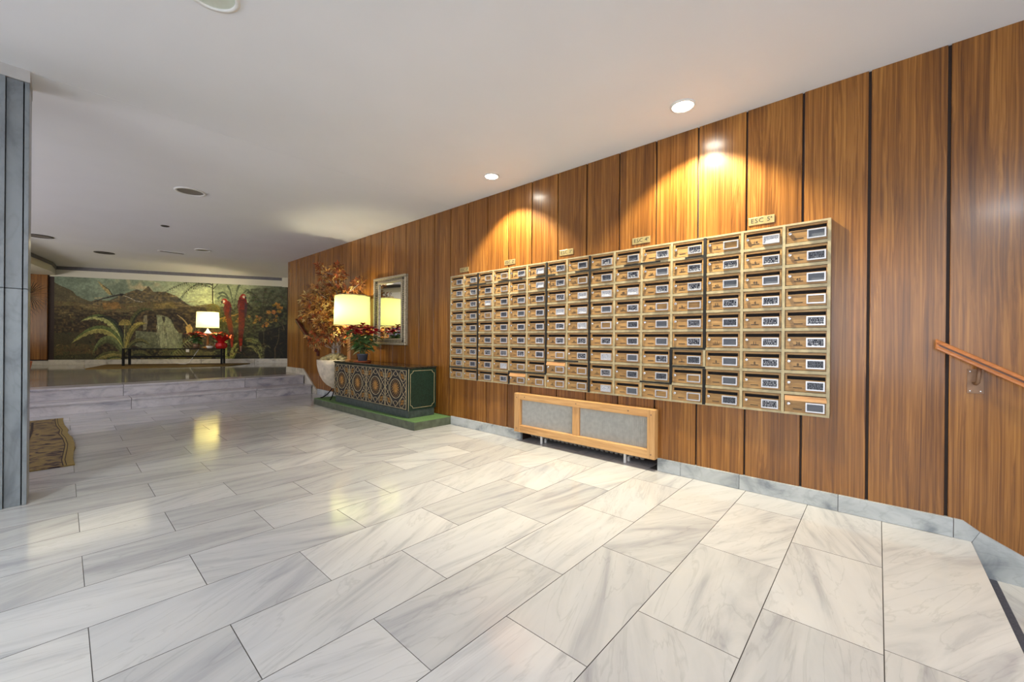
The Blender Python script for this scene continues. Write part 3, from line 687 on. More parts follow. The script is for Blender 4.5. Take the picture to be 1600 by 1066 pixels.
# doors
DW = (SY - 0.05) / 4; z0, z1 = 0.10, ST - 0.032
dm = MB().box(0, 0.010, -DW / 2 + 0.002, DW / 2 - 0.002, z0, z1).mesh('door', M['ink'])
cz = (z0 + z1) / 2; hh = (z1 - z0) / 2; hw = DW / 2
def t3(a, b, h): return (-h, a * hw, cz + b * hh)
tr = MB()
def rib(pts, wd=0.0062, closed=False, th=0.004):
    P = [(a * hw, cz + b * hh) for a, b in pts]; ribbon2(P, wd, lambda a, b, h: (-h, a, b), closed, tr, th)
def ell(ca, cb, ra, rb, rot=0, n=24):
    o = []
    for k in range(n):
        an = 2 * PI * k / n; x, y = ra * math.cos(an), rb * math.sin(an)
        o.append((ca + x * math.cos(rot) - y * math.sin(rot), cb + x * math.sin(rot) + y * math.cos(rot)))
    return o
rib([(-0.97, -0.97), (0.97, -0.97), (0.97, 0.97), (-0.97, 0.97)], 0.010, True)
rib(ell(0, 0, 0.53, 0.50), 0.009, True, 0.006)
for sx in (-1, 1):
    for sz in (-1, 1):
        rib(ell(sx * 0.62, sz * 0.66, 0.20, 0.285, sx * sz * 0.62), 0.006, True, 0.005)
        rib([(sx * 0.97, sz * 0.0), (sx * 0.22, sz * 0.74), (sx * 0.0, sz * 0.93)], 0.007)
        rib([(sx * 0.97, sz * 0.42), (sx * 0.62, sz * 0.14), (sx * 0.66, 0)], 0.006)
        rib([(sx * 0.50, sz * 0.93), (sx * 0.50, sz * 0.97)], 0.006); rib([(sx * 0.66, sz * 0.90), (sx * 0.66, sz * 0.97)], 0.006)
        rib([(sx * 0.97, sz * 0.55), (sx * 0.80, sz * 0.55)], 0.006); rib([(sx * 0.97, sz * 0.70), (sx * 0.84, sz * 0.70)], 0.006)
    sz = sx
    rib([(-0.24, sz * 0.80), (-0.13, sz * 0.67), (0.0, sz * 0.63), (0.13, sz * 0.67), (0.24, sz * 0.80)], 0.006)
TRM = tr.mesh('tracery', M['tracery'])
go = MB()
def petal(ca, cb, ang, ln, wd, h=0.007):
    ax = Vector((math.cos(ang), math.sin(ang))); ay = Vector((-ax.y, ax.x))
    pts = [(0.12, 0), (0.45, 1), (0.8, 0.8), (1.0, 0), (0.8, -0.8), (0.45, -1)]
    P = [Vector((ca, cb)) + ax * (p[0] * ln) + ay * (p[1] * wd) for p in pts]
    b0 = len(go.v); cen = Vector((ca, cb)) + ax * 0.6 * ln
    go.v.append((-h, cen.x, cen.y)); go.v += [(-0.002, p.x, p.y) for p in P]
    for i in range(6): go.f.append((b0, b0 + 1 + i, b0 + 1 + (i + 1) % 6)); go.mi.append(0)
for k in range(10): petal(0, cz, 2 * PI * k / 10, 0.050, 0.008)
for k in range(14): petal(0, cz, 2 * PI * (k + .5) / 14, 0.086, 0.0085, 0.006)
go.lathe([(0, -0.012), (0.008, -0.010), (0.014, -0.002)], (0, 0, cz), 10, 0, 'x')
# fretwork ring around the rosette
for k in range(18):
    an = 2 * PI * k / 18; ca, cb = 0.090 * math.cos(an), cz + 0.094 * math.sin(an)
    go.lathe([(0, -0.006), (0.004, -0.005), (0.006, -0.001)], (0, ca, cb), 7, 0, 'x')
for sx in (-1, 1):
    for sz in (-1, 1):
        for k in range(8): petal(sx * 0.62 * hw, cz + sz * 0.66 * hh, 2 * PI * k / 8 + 0.3, 0.036, 0.006)
        petal(sx * 0.62 * hw, cz + sz * 0.66 * hh, math.atan2(-sz, sx) , 0.052, 0.008); petal(sx * 0.62 * hw, cz + sz * 0.66 * hh, math.atan2(sz, -sx), 0.052, 0.008)
GOM = go.mesh('rosette', M['gold'])
for k in range(4):
    dd = link('door', dm, sb, (-0.004, 0.02 + DW * (k + 0.5), 0)); link('tracery', TRM, dd); link('rosette', GOM, dd)['kind'] = 'stuff'

# ------------------------------------------------------------------ planter with autumn tree
px, py = 2.845, 6.232
pb = thing('planter_bowl', 'deep cream stone bowl planter on curved iron legs left of the sideboard', 'planter', (px, py, 0.094))
prof = [(0.0, 0.155), (0.06, 0.16)] + [(0.275 * math.sin(a), 0.60 - 0.44 * math.cos(a)) for a in [0.25, 0.5, 0.75, 1.0, 1.2, 1.4, 1.57]] + [(0.262, 0.602), (0.255, 0.56), (0.0, 0.55)]
MB().lathe(prof, (0, 0, 0), 40).build('bowl', M['stone'], pb, smooth=True)
for k in range(4):
    a = PI / 4 + k * PI / 2; ca, sa = math.cos(a), math.sin(a)
    MB().tube([(0.23 * ca, 0.23 * sa, 0.008), (0.20 * ca, 0.20 * sa, 0.015), (0.13 * ca, 0.13 * sa, 0.06), (0.08 * ca, 0.08 * sa, 0.12), (0.05 * ca, 0.05 * sa, 0.165)], 0.009, 8).build('leg', M['iron'], pb, smooth=True)
tt = thing('artificial_maple', 'tall autumn maple with orange and yellow leaves growing from the stone bowl', 'tree', (px, py, 0.094 + 0.55))
mo = MB(); 
for i in range(120):
    a, r = R.uniform(0, 2 * PI), 0.215 * math.sqrt(R.random()); s = R.uniform(0.018, 0.04)
    zc = 0.03 + 0.09 * (1 - (r / 0.23) ** 2)
    mo.lathe([(0, s), (s * .8, s * .5), (s, 0), (s * .6, -s)], (r * math.cos(a), r * math.sin(a), zc), 6)
moss = mo.build('moss', M['moss'], tt, smooth=True); moss['kind'] = 'stuff'
trunks = []
tb = MB()
def tubec(pts, r0_, r1_, seg=8):
    n = len(pts); tb.tube(pts, [r0_ + (r1_ - r0_) * i / (n - 1) for i in range(n)], seg)
T1 = [(-0.03, 0.02, 0.03), (-0.045, 0.01, 0.20), (-0.02, 0.0, 0.38), (-0.03, 0.0, 0.7), (0.0, -0.01, 1.0), (-0.01, 0, 1.35)]
T2 = [(0.045, -0.03, 0.03), (0.035, -0.02, 0.18), (0.06, -0.02, 0.35), (0.03, -0.02, 0.6), (0.07, -0.03, 0.9), (0.05, -0.02, 1.1)]
T3 = [(0.0, -0.05, 0.03), (0.01, -0.05, 0.2), (-0.03, -0.06, 0.4), (-0.10, -0.04, 0.7)]
tubec(T1, 0.027, 0.008); tubec(T2, 0.024, 0.007); tubec(T3, 0.02, 0.008)
# clumps: position relative to root (local), radius, in the plane of the room
clumps0 = [(-0.22, 0.12, 0.42, 0.13), (-0.34, 0.0, 0.36, 0.12), (-0.10, -0.05, 0.40, 0.12), (0.05, -0.10, 0.42, 0.14), (-0.22, -0.18, 0.46, 0.12), (0.10, -0.30, 0.42, 0.12),
          (-0.38, 0.05, 0.75, 0.13), (-0.30, -0.05, 0.85, 0.14), (-0.18, 0.0, 0.70, 0.15), (-0.40, 0.1, 0.95, 0.11), (-0.12, 0.0, 0.92, 0.16), (-0.28, -0.12, 0.62, 0.12),
          (0.02, -0.05, 0.80, 0.15), (0.05, 0.0, 1.05, 0.15), (-0.12, 0.02, 1.14, 0.14), (-0.03, -0.02, 1.30, 0.13), (0.04, 0.0, 1.42, 0.10), (0.0, 0.0, 1.52, 0.06), (-0.20, 0.0, 1.38, 0.08), (-0.26, 0.0, 1.50, 0.05),
          (0.14, -0.15, 1.08, 0.11), (0.19, -0.30, 1.22, 0.09), (0.17, -0.46, 1.25, 0.06), (-0.36, 0.0, 1.12, 0.08), (0.12, -0.1, 0.62, 0.12), (0.0, -0.06, 0.55, 0.13), (0.1, 0.1, 0.9, 0.15), (-0.06, -0.22, 0.58, 0.1)]
clumps = [(a * 0.93, b_ * 0.93, (c_ - 0.5) * 0.95 + 0.5, r_) for a, b_, c_, r_ in clumps0]
for (cx, cy, cz_, rr) in clumps:
    base = min(T1 + T2, key=lambda p: abs(p[2] - (cz_ - 0.22)))
    b_ = Vector(base); e_ = Vector((cx, cy, cz_)); m_ = (b_ + e_) / 2 + Vector((0, 0, -0.03)); tubec([b_, m_, e_], 0.007, 0.003, 5)
tb.build('branches', M['bark'], tt, smooth=True)
PAL = [lin(c_) for c_ in ((150, 92, 44), (136, 66, 30), (204, 150, 76), (222, 190, 122), (112, 54, 28), (92, 52, 32), (176, 122, 64), (186, 88, 42), (140, 108, 62))]
lf = MB(); lf.cols = []
shape = [(0, 0), (0.18, 0.30), (0.42, 0.34), (0.40, 0.52), (0.62, 0.40), (1.0, 0.0), (0.62, -0.40), (0.40, -0.52), (0.42, -0.34), (0.18, -0.30)]
def maple(p, d_, up, s, colr):
    d_ = d_.normalized(); y = up.cross(d_).normalized(); nrm = d_.cross(y)
    # five-lobed leaf from overlapping blades
    for an, k in ((0, 1.0), (0.95, 0.72), (-0.95, 0.72), (1.9, 0.42), (-1.9, 0.42)):
        dx = d_ * math.cos(an) + y * math.sin(an); dy = nrm.cross(dx)
        b0 = len(lf.v); c0 = p + d_ * s * 0.18
        lf.v += [tuple(c0), tuple(c0 + dx * s * k * 0.5 + dy * s * 0.16 * k + nrm * s * .05), tuple(c0 + dx * s * k - nrm * s * 0.10 * k), tuple(c0 + dx * s * k * 0.5 - dy * s * 0.16 * k + nrm * s * .05)]
        lf.f += [(b0, b0 + 1, b0 + 2), (b0, b0 + 2, b0 + 3)]; lf.mi += [0, 0]
        kk = R.uniform(0.85, 1.1); lf.cols += [tuple(x * kk for x in colr)] * 4
for (cx, cy, cz_, rr) in clumps:
    basec = R.random()
    for i in range(int(46 * (rr / 0.12) ** 1.6) + 8):
        v = Vector((R.gauss(0, 1), R.gauss(0, 1), R.gauss(0, 1))); v = v.normalized() * rr * (R.random() ** 0.45)
        p = Vector((cx, cy, cz_)) + v
        p.x = min(p.x, 0.275)
        dd = (v.normalized() + Vector((R.uniform(-.7, .7), R.uniform(-.7, .7), R.uniform(-0.9, 0.4))))
        up = Vector((R.uniform(-1, 1), R.uniform(-1, 1), R.uniform(0.1, 1)))
        colr = PAL[int(min(len(PAL) - 1, max(0, R.gauss(basec * 8, 2.4))))] 
        tip = p + dd.normalized() * 0.06
        if tip.x > 0.285: dd.x = -abs(dd.x)
        maple(p, dd, up, R.uniform(0.05, 0.088), colr)
lf.v = [(min(x, 0.286), y, z) for x, y, z in lf.v]
lo = lf.build('foliage', M['leafcol'], tt, fix=False); lo['kind'] = 'stuff'

# ------------------------------------------------------------------ table lamp
tl = thing('table_lamp', 'table lamp with wide yellow-green drum shade on the sideboard', 'lamp', (2.86, 5.75, 0.690))
b = MB(); b.box(-0.055, 0.055, -0.045, 0.045, 0.02, 0.36); b.build('base', M['lampwood'], tl, bevel=0.012)
MB().box(-0.075, 0.075, -0.065, 0.065, 0, 0.02).build('foot_plate', M['lampwood'], tl, bevel=0.004)
MB().tube([(0, 0, 0.36), (0, 0, 0.66)], 0.008, 8).build('stem', M['brass'], tl)
MB().lathe([(0.252, 0.525), (0.243, 0.955)], (0, 0, 0), 48).build('lamp_shade', M['shade'], tl, smooth=True, fix=False)
rg = MB(); rg.lathe([(0.250, 0.520), (0.2545, 0.520), (0.2545, 0.532), (0.250, 0.532), (0.250, 0.520)], (0, 0, 0), 48); rg.lathe([(0.241, 0.948), (0.2455, 0.948), (0.2455, 0.960), (0.241, 0.960), (0.241, 0.948)], (0, 0, 0), 48)
rg.tube([(-0.242, 0, 0.94), (0.242, 0, 0.94)], 0.003, 6); rg.tube([(0, -0.242, 0.94), (0, 0.242, 0.94)], 0.003, 6)
rg.build('shade_rings', M['brass'], tl)
MB().lathe([(0, 0.985), (0.010, 0.98), (0.014, 0.965), (0.006, 0.95), (0.004, 0.63), (0.0, 0.63)], (0, 0, 0), 12).build('finial', M['chrome'], tl, smooth=True)

# ------------------------------------------------------------------ poinsettia plants
def blade(mb, p, d_, ln, wd, colr, droop=0.25, fold=0.12):
    d_ = d_.normalized(); side = d_.cross(Vector((0, 0, 1)))
    side = side.normalized() if side.length > 0.05 else Vector((1, 0, 0)); n = side.cross(d_)
    prof = [(0, 0.05), (0.22, 0.75), (0.48, 1.0), (0.75, 0.62), (1.0, 0.0)]
    b0 = len(mb.v)
    for t, w_ in prof:
        c_ = p + d_ * ln * t - Vector((0, 0, 1)) * ln * droop * t * t
        mb.v += [tuple(c_ + side * wd * w_ + n * wd * fold), tuple(c_), tuple(c_ - side * wd * w_ + n * wd * fold)]
        kk = R.uniform(0.9, 1.1) * (1 - 0.25 * t); mb.cols += [tuple(x * kk for x in colr)] * 3
    for i in range(4):
        for k in (0, 1):
            mb.f.append((b0 + 3 * i + k, b0 + 3 * i + k + 1, b0 + 3 * i + 4 + k, b0 + 3 * i + 3 + k)); mb.mi.append(0)
def poinsettia(root, z0, heads, spread, hgt, ls, reds, greens, ngreen=90):
    st_ = MB()
    for (x, y, z) in heads: st_.tube([(x * 0.12, y * 0.12, z0), (x * 0.5, y * 0.5, z0 + (z - z0) * 0.55), (x, y, z)], 0.0045, 5)
    st_.build('stems', flat('stem_green', (0.10, 0.16, 0.05), 0.6), root)
    g = MB(); g.cols = []
    for i in range(ngreen):
        hx, hy, hz = R.choice(heads); t = R.uniform(0.2, 0.93); a = R.uniform(0, 2 * PI)
        p = Vector((hx * t, hy * t, z0 + (hz - z0) * t)); d_ = Vector((math.cos(a), math.sin(a), R.uniform(-0.25, 0.45)))
        blade(g, p, d_, ls * R.uniform(0.8, 1.25), ls * 0.30, R.choice(greens), 0.35)
    o = g.build('green_leaves', M['leafcol'], root, fix=False); o['kind'] = 'stuff'
    for (x, y, z) in heads:
        b_ = MB(); b_.cols = []
        n = 9
        for k in range(n):
            a = 2 * PI * k / n + R.uniform(-.2, .2); blade(b_, Vector((0, 0, 0)), Vector((math.cos(a), math.sin(a), R.uniform(0.0, 0.35))), ls * R.uniform(0.75, 1.1), ls * 0.27, R.choice(reds), 0.3)
        for k in range(5):
            a = 2 * PI * k / 5 + R.uniform(-.3, .3); blade(b_, Vector((0, 0, 0.006)), Vector((math.cos(a), math.sin(a), 0.6)), ls * 0.5, ls * 0.17, R.choice(reds), 0.1)
        b_.build('flower_head', M['leafcol'], root, (x, y, z), fix=False)
REDS = [lin(c_) for c_ in ((186, 22, 40), (212, 36, 46), (140, 12, 30), (226, 84, 86))]
GRNS = [lin(c_) for c_ in ((84, 128, 60), (128, 162, 96), (58, 98, 50), (186, 204, 150), (108, 144, 76))]
p1 = thing('poinsettia', 'red poinsettia in a grey-blue pot on the sideboard beside the lamp', 'plant', (2.82, 5.36, 0.690))
MB().lathe([(0, 0), (0.105, 0), (0.125, 0.018), (0.122, 0.022), (0.10, 0.008), (0, 0.006)], (0, 0, 0), 28).build('saucer', M['terracotta'], p1, smooth=True)
MB().lathe([(0, 0.008), (0.056, 0.008), (0.072, 0.105), (0.076, 0.105), (0.076, 0.118), (0.068, 0.118), (0.064, 0.10), (0, 0.10)], (0, 0, 0), 28).build('pot', M['potgrey'], p1, smooth=True)
hs_ = [(a * 1.1, b_ * 1.05, c_ + 0.07) for a, b_, c_ in [(-0.10, 0.14, 0.40), (0.0, 0.19, 0.37), (-0.14, -0.02, 0.41), (0.02, 0.04, 0.45), (-0.04, -0.14, 0.40), (0.10, -0.06, 0.40), (0.08, -0.20, 0.36), (-0.02, -0.27, 0.33), (-0.16, -0.16, 0.34), (0.12, 0.10, 0.38)]]
poinsettia(p1, 0.10, hs_, 0, 0, 0.135, REDS, GRNS, 130)

# ------------------------------------------------------------------ mirror
mr_ = thing('wall_mirror', 'rectangular mirror in a carved silver-gilt frame behind the lamp', 'mirror', (WX, 5.155, 1.42))
OY, OZ, IY, IZ = 0.420, 0.485, 0.290, 0.395
def frame_ring(name, oy, oz, iy, iz, x0, x1, mat, bev=0.003):
    b = MB()
    for (a, c_, e, g) in ((-oy, oy, iz, oz), (-oy, oy, -oz, -iz), (-oy, -iy, -iz, iz), (iy, oy, -iz, iz)): b.box(x0, x1, a, c_, e, g)
    return b.build(name, mat, mr_, bevel=bev)
frame_ring('frame_back', OY, OZ, IY, IZ, -0.022, 0, M['silver'])
frame_ring('frame_rim', OY, OZ, OY - 0.035, OZ - 0.035, -0.050, -0.020, M['silver'], 0.008)
frame_ring('frame_lip', IY + 0.032, IZ + 0.030, IY, IZ, -0.036, -0.018, M['silver'], 0.005)
frame_ring('frame_channel', OY - 0.036, OZ - 0.036, IY + 0.033, IZ + 0.031, -0.0235, -0.0215, M['silver_dark'], 0)
bd = MB()
cy_ = (OY - 0.035 + IY + 0.032) / 2; cz2 = (OZ - 0.035 + IZ + 0.030) / 2
n = 26
for k in range(n):
    y = -IY - 0.03 + (2 * IY + 0.06) * (k + .5) / n
    for z in (cz2, -cz2): bd.box(-0.040, -0.022, y - 0.0065, y + 0.0065, z - 0.009, z + 0.009)
n = 30
for k in range(n):
    z = -IZ - 0.02 + (2 * IZ + 0.04) * (k + .5) / n
    for y in (cy_, -cy_): bd.lathe([(0, -0.042), (0.009, -0.038), (0.012, -0.022)], (0, y, z), 8, 0, 'x')
bd.build('carving', M['silver'], mr_)['kind'] = 'stuff'
MB().box(-0.016, -0.014, -IY - 0.005, IY + 0.005, -IZ - 0.005, IZ + 0.005).build('mirror_glass', M['mirror'], mr_)

# ------------------------------------------------------------------ ceiling fittings
def fitting(name, label, cat, x, y, z, r, ring, disc, lit=False, group=None):
    t = thing(name, label, cat, (x, y, z), group)
    MB().lathe([(r, 0.0), (r * 1.22, 0.0), (r * 1.22, -0.006), (r * 1.02, -0.010), (r, -0.004), (r, 0.0)], (0, 0, 0), 32).build('trim_ring', ring, t, smooth=True)
    MB().lathe([(r, -0.002), (0.0, -0.003 if not lit else -0.008)], (0, 0, 0), 32).build('lens' if disc != M['vent_grey'] else 'mesh', disc, t, smooth=True)
    return t
fitting('downlight', 'lit recessed downlight over the left part of the mailboxes', 'downlight', 2.77, 2.784, CH, 0.060, M['white'], M['lamp_on'], True, 'lit downlights by the wood wall')
fitting('downlight', 'lit recessed downlight nearest the viewer over the right part of the mailboxes', 'downlight', 2.785, 0.985, CH, 0.066, M['white'], M['lamp_on'], True, 'lit downlights by the wood wall')
fitting('downlight', 'large unlit recessed ceiling light with pale glass at the top left', 'downlight', 0.447, 2.29, CH, 0.095, M['white'], M['lamp_off'])
fitting('ceiling_speaker', 'round brown-grey meshed ceiling speaker in the middle of the lobby ceiling', 'ceiling speaker', 0.925, 5.56, CH, 0.115, M['white'], M['vent_grey'])
fitting('ceiling_vent', 'dark round ceiling vent beside the top of the marble pillar', 'ceiling vent', -0.25, 9.86, CH, 0.13, M['vent_dark'], M['vent_grey'])
fitting('ceiling_vent', 'dark round ceiling vent above the left half of the mural', 'ceiling vent', 0.573, 11.86, CH2, 0.13, M['vent_dark'], M['vent_dark'])
fitting('downlight', 'small unlit white-ringed downlight near the top corner of the wood wall', 'downlight', 1.698, 9.087, CH, 0.10, M['white'], M['vent_grey'])
fitting('smoke_detector', 'tiny dark round detector on the ceiling before the stage', 'detector', 0.972, 7.54, CH, 0.04, M['vent_dark'], M['vent_dark'])
fitting('downlight', 'large lit white ceiling light behind the viewer', 'downlight', -1.04, -1.08, CH - 0.004, 0.20, M['white'], M['panel_on'], True)
fitting('downlight', 'lit white ceiling light left of the marble pillar', 'downlight', -0.95, 2.55, CH - 0.004, 0.06, M['white'], M['panel_on'], True)
t = thing('ceiling_vent', 'narrow slot vent in the ceiling over the middle of the steps', 'ceiling vent', (1.36, 9.75, CH))
MB().box(-0.20, 0.20, -0.05, 0.05, -0.008, 0).build('slot_frame', M['white'], t, bevel=0.002); MB().box(-0.17, 0.17, -0.03, 0.03, -0.010, -0.007).build('slot', M['vent_dark'], t)

# ------------------------------------------------------------------ rug on the floor
xr = [(7.44, 0.010), (7.2, 0.012), (6.85, 0.022), (6.5, 0.050), (6.25, 0.044), (5.95, 0.070), (5.6, 0.084), (5.4, 0.080), (5.15, 0.072), (4.9, 0.064), (4.68, 0.072)]
rg_ = MB(); pts = [(-1.15, 4.69, 0.0005)] + [(x + 0.006 * math.sin(i * 9), y, 0.0005) for i, (y, x) in enumerate(reversed(xr))] + [(-1.15, 7.45, 0.0005)]
def rug_mat():
    n = NT('woven_rug'); b = n.b; tc = n.add('ShaderNodeTexCoord'); mp = n.add('ShaderNodeMapping'); mp.inputs['Scale'].default_value = (11, 13, 1)
    n.link(tc.outputs['Object'], mp.inputs[0]); no = n.add('ShaderNodeTexNoise', inp={'Scale': 1.0, 'Detail': 2.5, 'Distortion': 1.2}); n.link(mp.outputs[0], no.inputs['Vector'])
    r = n.ramp([(0.36, lin((48, 32, 36))), (0.46, lin((104, 84, 62))), (0.52, lin((126, 106, 60))), (0.68, lin((132, 110, 66)))]); n.link(no.outputs[0], r.inputs[0])
    n.link(r.outputs[0], b.inputs['Base Color']); b.inputs['Roughness'].default_value = 0.95; return n.m
rug = thing('rug', 'long patterned olive and plum rug with wavy edge beside the marble pillar', 'rug', (0, 0, 0))
rg_.prism(pts, (0, 0, 0.009)); rg_.build('pile', rug_mat(), rug)
bd_ = MB(); bd_.prism([(x - 0.060 if i else x - 0.058, y, 0.0097) for i, (y, x) in enumerate(reversed(xr))] + [(x + 0.0, y, 0.0097) for y, x in xr], (0, 0, 0.0012)); bd_.build('edge_band', flat('olive_border', lin((138, 118, 66)), 0.95), rug, fix=False)
ln = MB()
for off, wd in ((-0.062, 0.010), (-0.044, 0.008)):
    ribbon2([(x + off, y) for y, x in xr], wd, lambda a, b, h: (a, b, 0.0105 + h), False, ln, 0.001)
ribbon2([(-0.225, 7.25), (-0.21, 6.6), (-0.215, 5.9), (-0.20, 5.3), (-0.185, 5.05), (-0.21, 4.8)], 0.03, lambda a, b, h: (a, b, 0.0105 + h), False, ln, 0.001)
ln.build('border_line', flat('dark_border', lin((40, 22, 18)), 0.95), rug)
# mat under the stage table
mt = MB(); A = Vector((0.25, 13.05, SZ + 0.002)); 
mt.prism([(0.33, 12.55, SZ + 0.002), (2.75, 11.95, SZ + 0.002), (3.45, 12.75, SZ + 0.002), (0.75, 14.2, SZ + 0.002)], (0, 0, 0.014))
tag(mt.build('mat', flat('ochre_mat', lin((112, 88, 40)), 0.9, var=0.2, scale=8)), 'ochre mat under the black table on the stage', 'mat')

# ------------------------------------------------------------------ stage table and things on it
TA = Vector((0.971, 13.26, 0)); TB = Vector((2.763, 12.594, 0)); TD = (TB - TA).normalized(); TN = Vector((-TD.y, TD.x, 0)); TL = (TB - TA).length
TZ = SZ + 0.0165
tb_ = thing('console_table', 'long low black metal table with glass top on the stage', 'table', (TA.x, TA.y, TZ))
tb_.rotation_euler = (0, 0, math.atan2(TD.y, TD.x))
TT = 0.745 - TZ; DP = 0.40
for (x, y) in ((0, 0), (0, DP), (TL, 0), (TL, DP)):
    MB().box(x - 0.022, x + 0.022, y - 0.022, y + 0.022, 0, TT).build('leg', M['iron'], tb_, bevel=0.003)
tp = MB(); tp.box(-0.02, TL + 0.02, -0.02, 0.0, TT - 0.022, TT).box(-0.02, TL + 0.02, DP, DP + 0.02, TT - 0.022, TT).box(-0.02, 0.0, 0, DP, TT - 0.022, TT).box(TL, TL + 0.02, 0, DP, TT - 0.022, TT)
tp.build('top_frame', M['iron'], tb_)
MB().box(0.0, TL, 0.0, DP, TT - 0.008, TT - 0.001).build('glass_top', M['glass'], tb_)
MB().box(0.0, TL, -0.012, 0.012, 0.185, 0.215).box(0.0, TL, DP - 0.012, DP + 0.012, 0.185, 0.215).build('rail', M['iron'], tb_)
def onT(x, y, z=0): 
    p = TA + TD * x + TN * y; return (p.x, p.y, 0.745 + z)
fl_ = thing('table_lamp', 'small lamp with bright drum shade and white neck on the stage table', 'lamp', onT(1.58, 0.22))
MB().lathe([(0, 0), (0.09, 0.0), (0.085, 0.03), (0.03, 0.06), (0.03, 0.30), (0.06, 0.36), (0.0, 0.37)], (0, 0, 0), 24).build('base', M['lampwood'], fl_, smooth=True)
MB().lathe([(0, 0.37), (0.09, 0.372), (0.085, 0.40), (0.035, 0.45), (0.015, 0.50), (0.0, 0.51)], (0, 0, 0), 24).build('white_neck', M['white_glaze'], fl_, smooth=True)
MB().lathe([(0.245, 0.535), (0.235, 0.935)], (0, 0, 0), 40).build('lamp_shade', M['shade_far'], fl_, smooth=True, fix=False)
MB().tube([(0, 0, 0.44), (0, 0, 0.95)], 0.007, 6).build('stem', M['brass'], fl_)
PINK = [lin(c_) for c_ in ((170, 36, 34), (200, 60, 48), (224, 110, 80), (190, 44, 44))]
p2 = thing('poinsettia', 'red poinsettia in a dark pot left of the stage lamp', 'plant', onT(1.37, 0.08))
MB().lathe([(0, 0), (0.06, 0), (0.08, 0.13), (0.07, 0.13), (0, 0.12)], (0, 0, 0), 20).build('pot', M['bronze'], p2, smooth=True)
poinsettia(p2, 0.12, [(-0.12, -0.02, 0.36), (0.0, -0.06, 0.40), (0.10, 0.0, 0.36), (0.02, 0.08, 0.38), (-0.06, 0.07, 0.33), (0.05, -0.1, 0.30)], 0, 0, 0.15, PINK, GRNS, 50)
p3 = thing('poinsettia', 'pale red poinsettia right behind the red foil plant on the stage table', 'plant', onT(1.80, 0.27))
MB().lathe([(0, 0), (0.06, 0), (0.08, 0.13), (0.07, 0.13), (0, 0.12)], (0, 0, 0), 20).build('pot', M['white_glaze'], p3, smooth=True)
poinsettia(p3, 0.12, [(-0.08, 0, 0.38), (0.06, -0.02, 0.40), (0.14, 0.03, 0.36), (0.22, 0.0, 0.34)], 0, 0, 0.15, [lin((214, 96, 70)), lin((226, 140, 96)), lin((206, 190, 120))], GRNS, 40)
p4 = thing('foil_wrapped_plant', 'plant wrapped in glossy red foil at the right end of the stage table', 'plant', onT(1.90, 0.02))
MB().lathe([(0, 0), (0.11, 0.0), (0.135, 0.06), (0.125, 0.13), (0.07, 0.165), (0.10, 0.20), (0.17, 0.28), (0.15, 0.29), (0.06, 0.20), (0, 0.18)], (0, 0, 0), 14).build('foil_wrap', M['redfoil'], p4)
fb2 = MB()
for k in range(9):
    a = 2 * PI * k / 9; ca, sa = math.cos(a), math.sin(a)
    fb2.poly([(0.06 * ca, 0.06 * sa, 0.18), (0.20 * math.cos(a - .35), 0.20 * math.sin(a - .35), 0.26 + 0.02 * (k % 3)), (0.225 * ca, 0.225 * sa, 0.36), (0.17 * math.cos(a + .35), 0.17 * math.sin(a + .35), 0.30)])
fb2.build('foil_collar', M['redfoil'], p4)
g = MB(); g.cols = []
for i in range(40):
    a = R.uniform(0, 2 * PI); blade(g, Vector((0, 0, 0.2)), Vector((math.cos(a), math.sin(a), R.uniform(0.8, 2))), R.uniform(0.12, 0.2), 0.02, lin((200, 205, 150)), 0.1)
g.build('leaves', M['leafcol'], p4, fix=False)['kind'] = 'stuff'
p5 = thing('flower_bowl', 'small pale flower bowl between the two poinsettias on the stage table', 'plant', onT(1.66, -0.0))
MB().lathe([(0, 0), (0.05, 0), (0.085, 0.06), (0.075, 0.062), (0, 0.04)], (0, 0, 0), 18).build('bowl', M['white_glaze'], p5, smooth=True)
g = MB(); g.cols = []
for i in range(46):
    a = R.uniform(0, 2 * PI); blade(g, Vector((0, 0, 0.05)), Vector((math.cos(a), math.sin(a), R.uniform(0.2, 1.6))), R.uniform(0.06, 0.13), 0.022, R.choice([lin((212, 200, 160)), lin((120, 150, 90)), lin((190, 150, 120))]), 0.3)
g.build('flowers', M['leafcol'], p5, fix=False)['kind'] = 'stuff'
# socket and cable behind the table
s_ = 2.36
b = MB(); mbox(b, s_ - 0.035, s_ + 0.035, 0.63, 0.73, 0.001, 0.02); ws = tag(b.build('wall_socket', M['white']), 'white socket on the mural below the waterfall', 'socket')
cb = MB(); cb.tube([onT(1.40, 0.20, -0.03), onT(1.34, 0.22, -0.12), onT(1.26, 0.24, -0.26), onT(1.20, 0.25, -0.36), onT(1.12, 0.25, -0.40), onT(1.0, 0.27, -0.395), onT(0.92, 0.3, -0.38)], 0.007, 6)
tag(cb.build('lamp_cable', M['white'], smooth=True), 'white cable hanging under the stage table', 'cable')
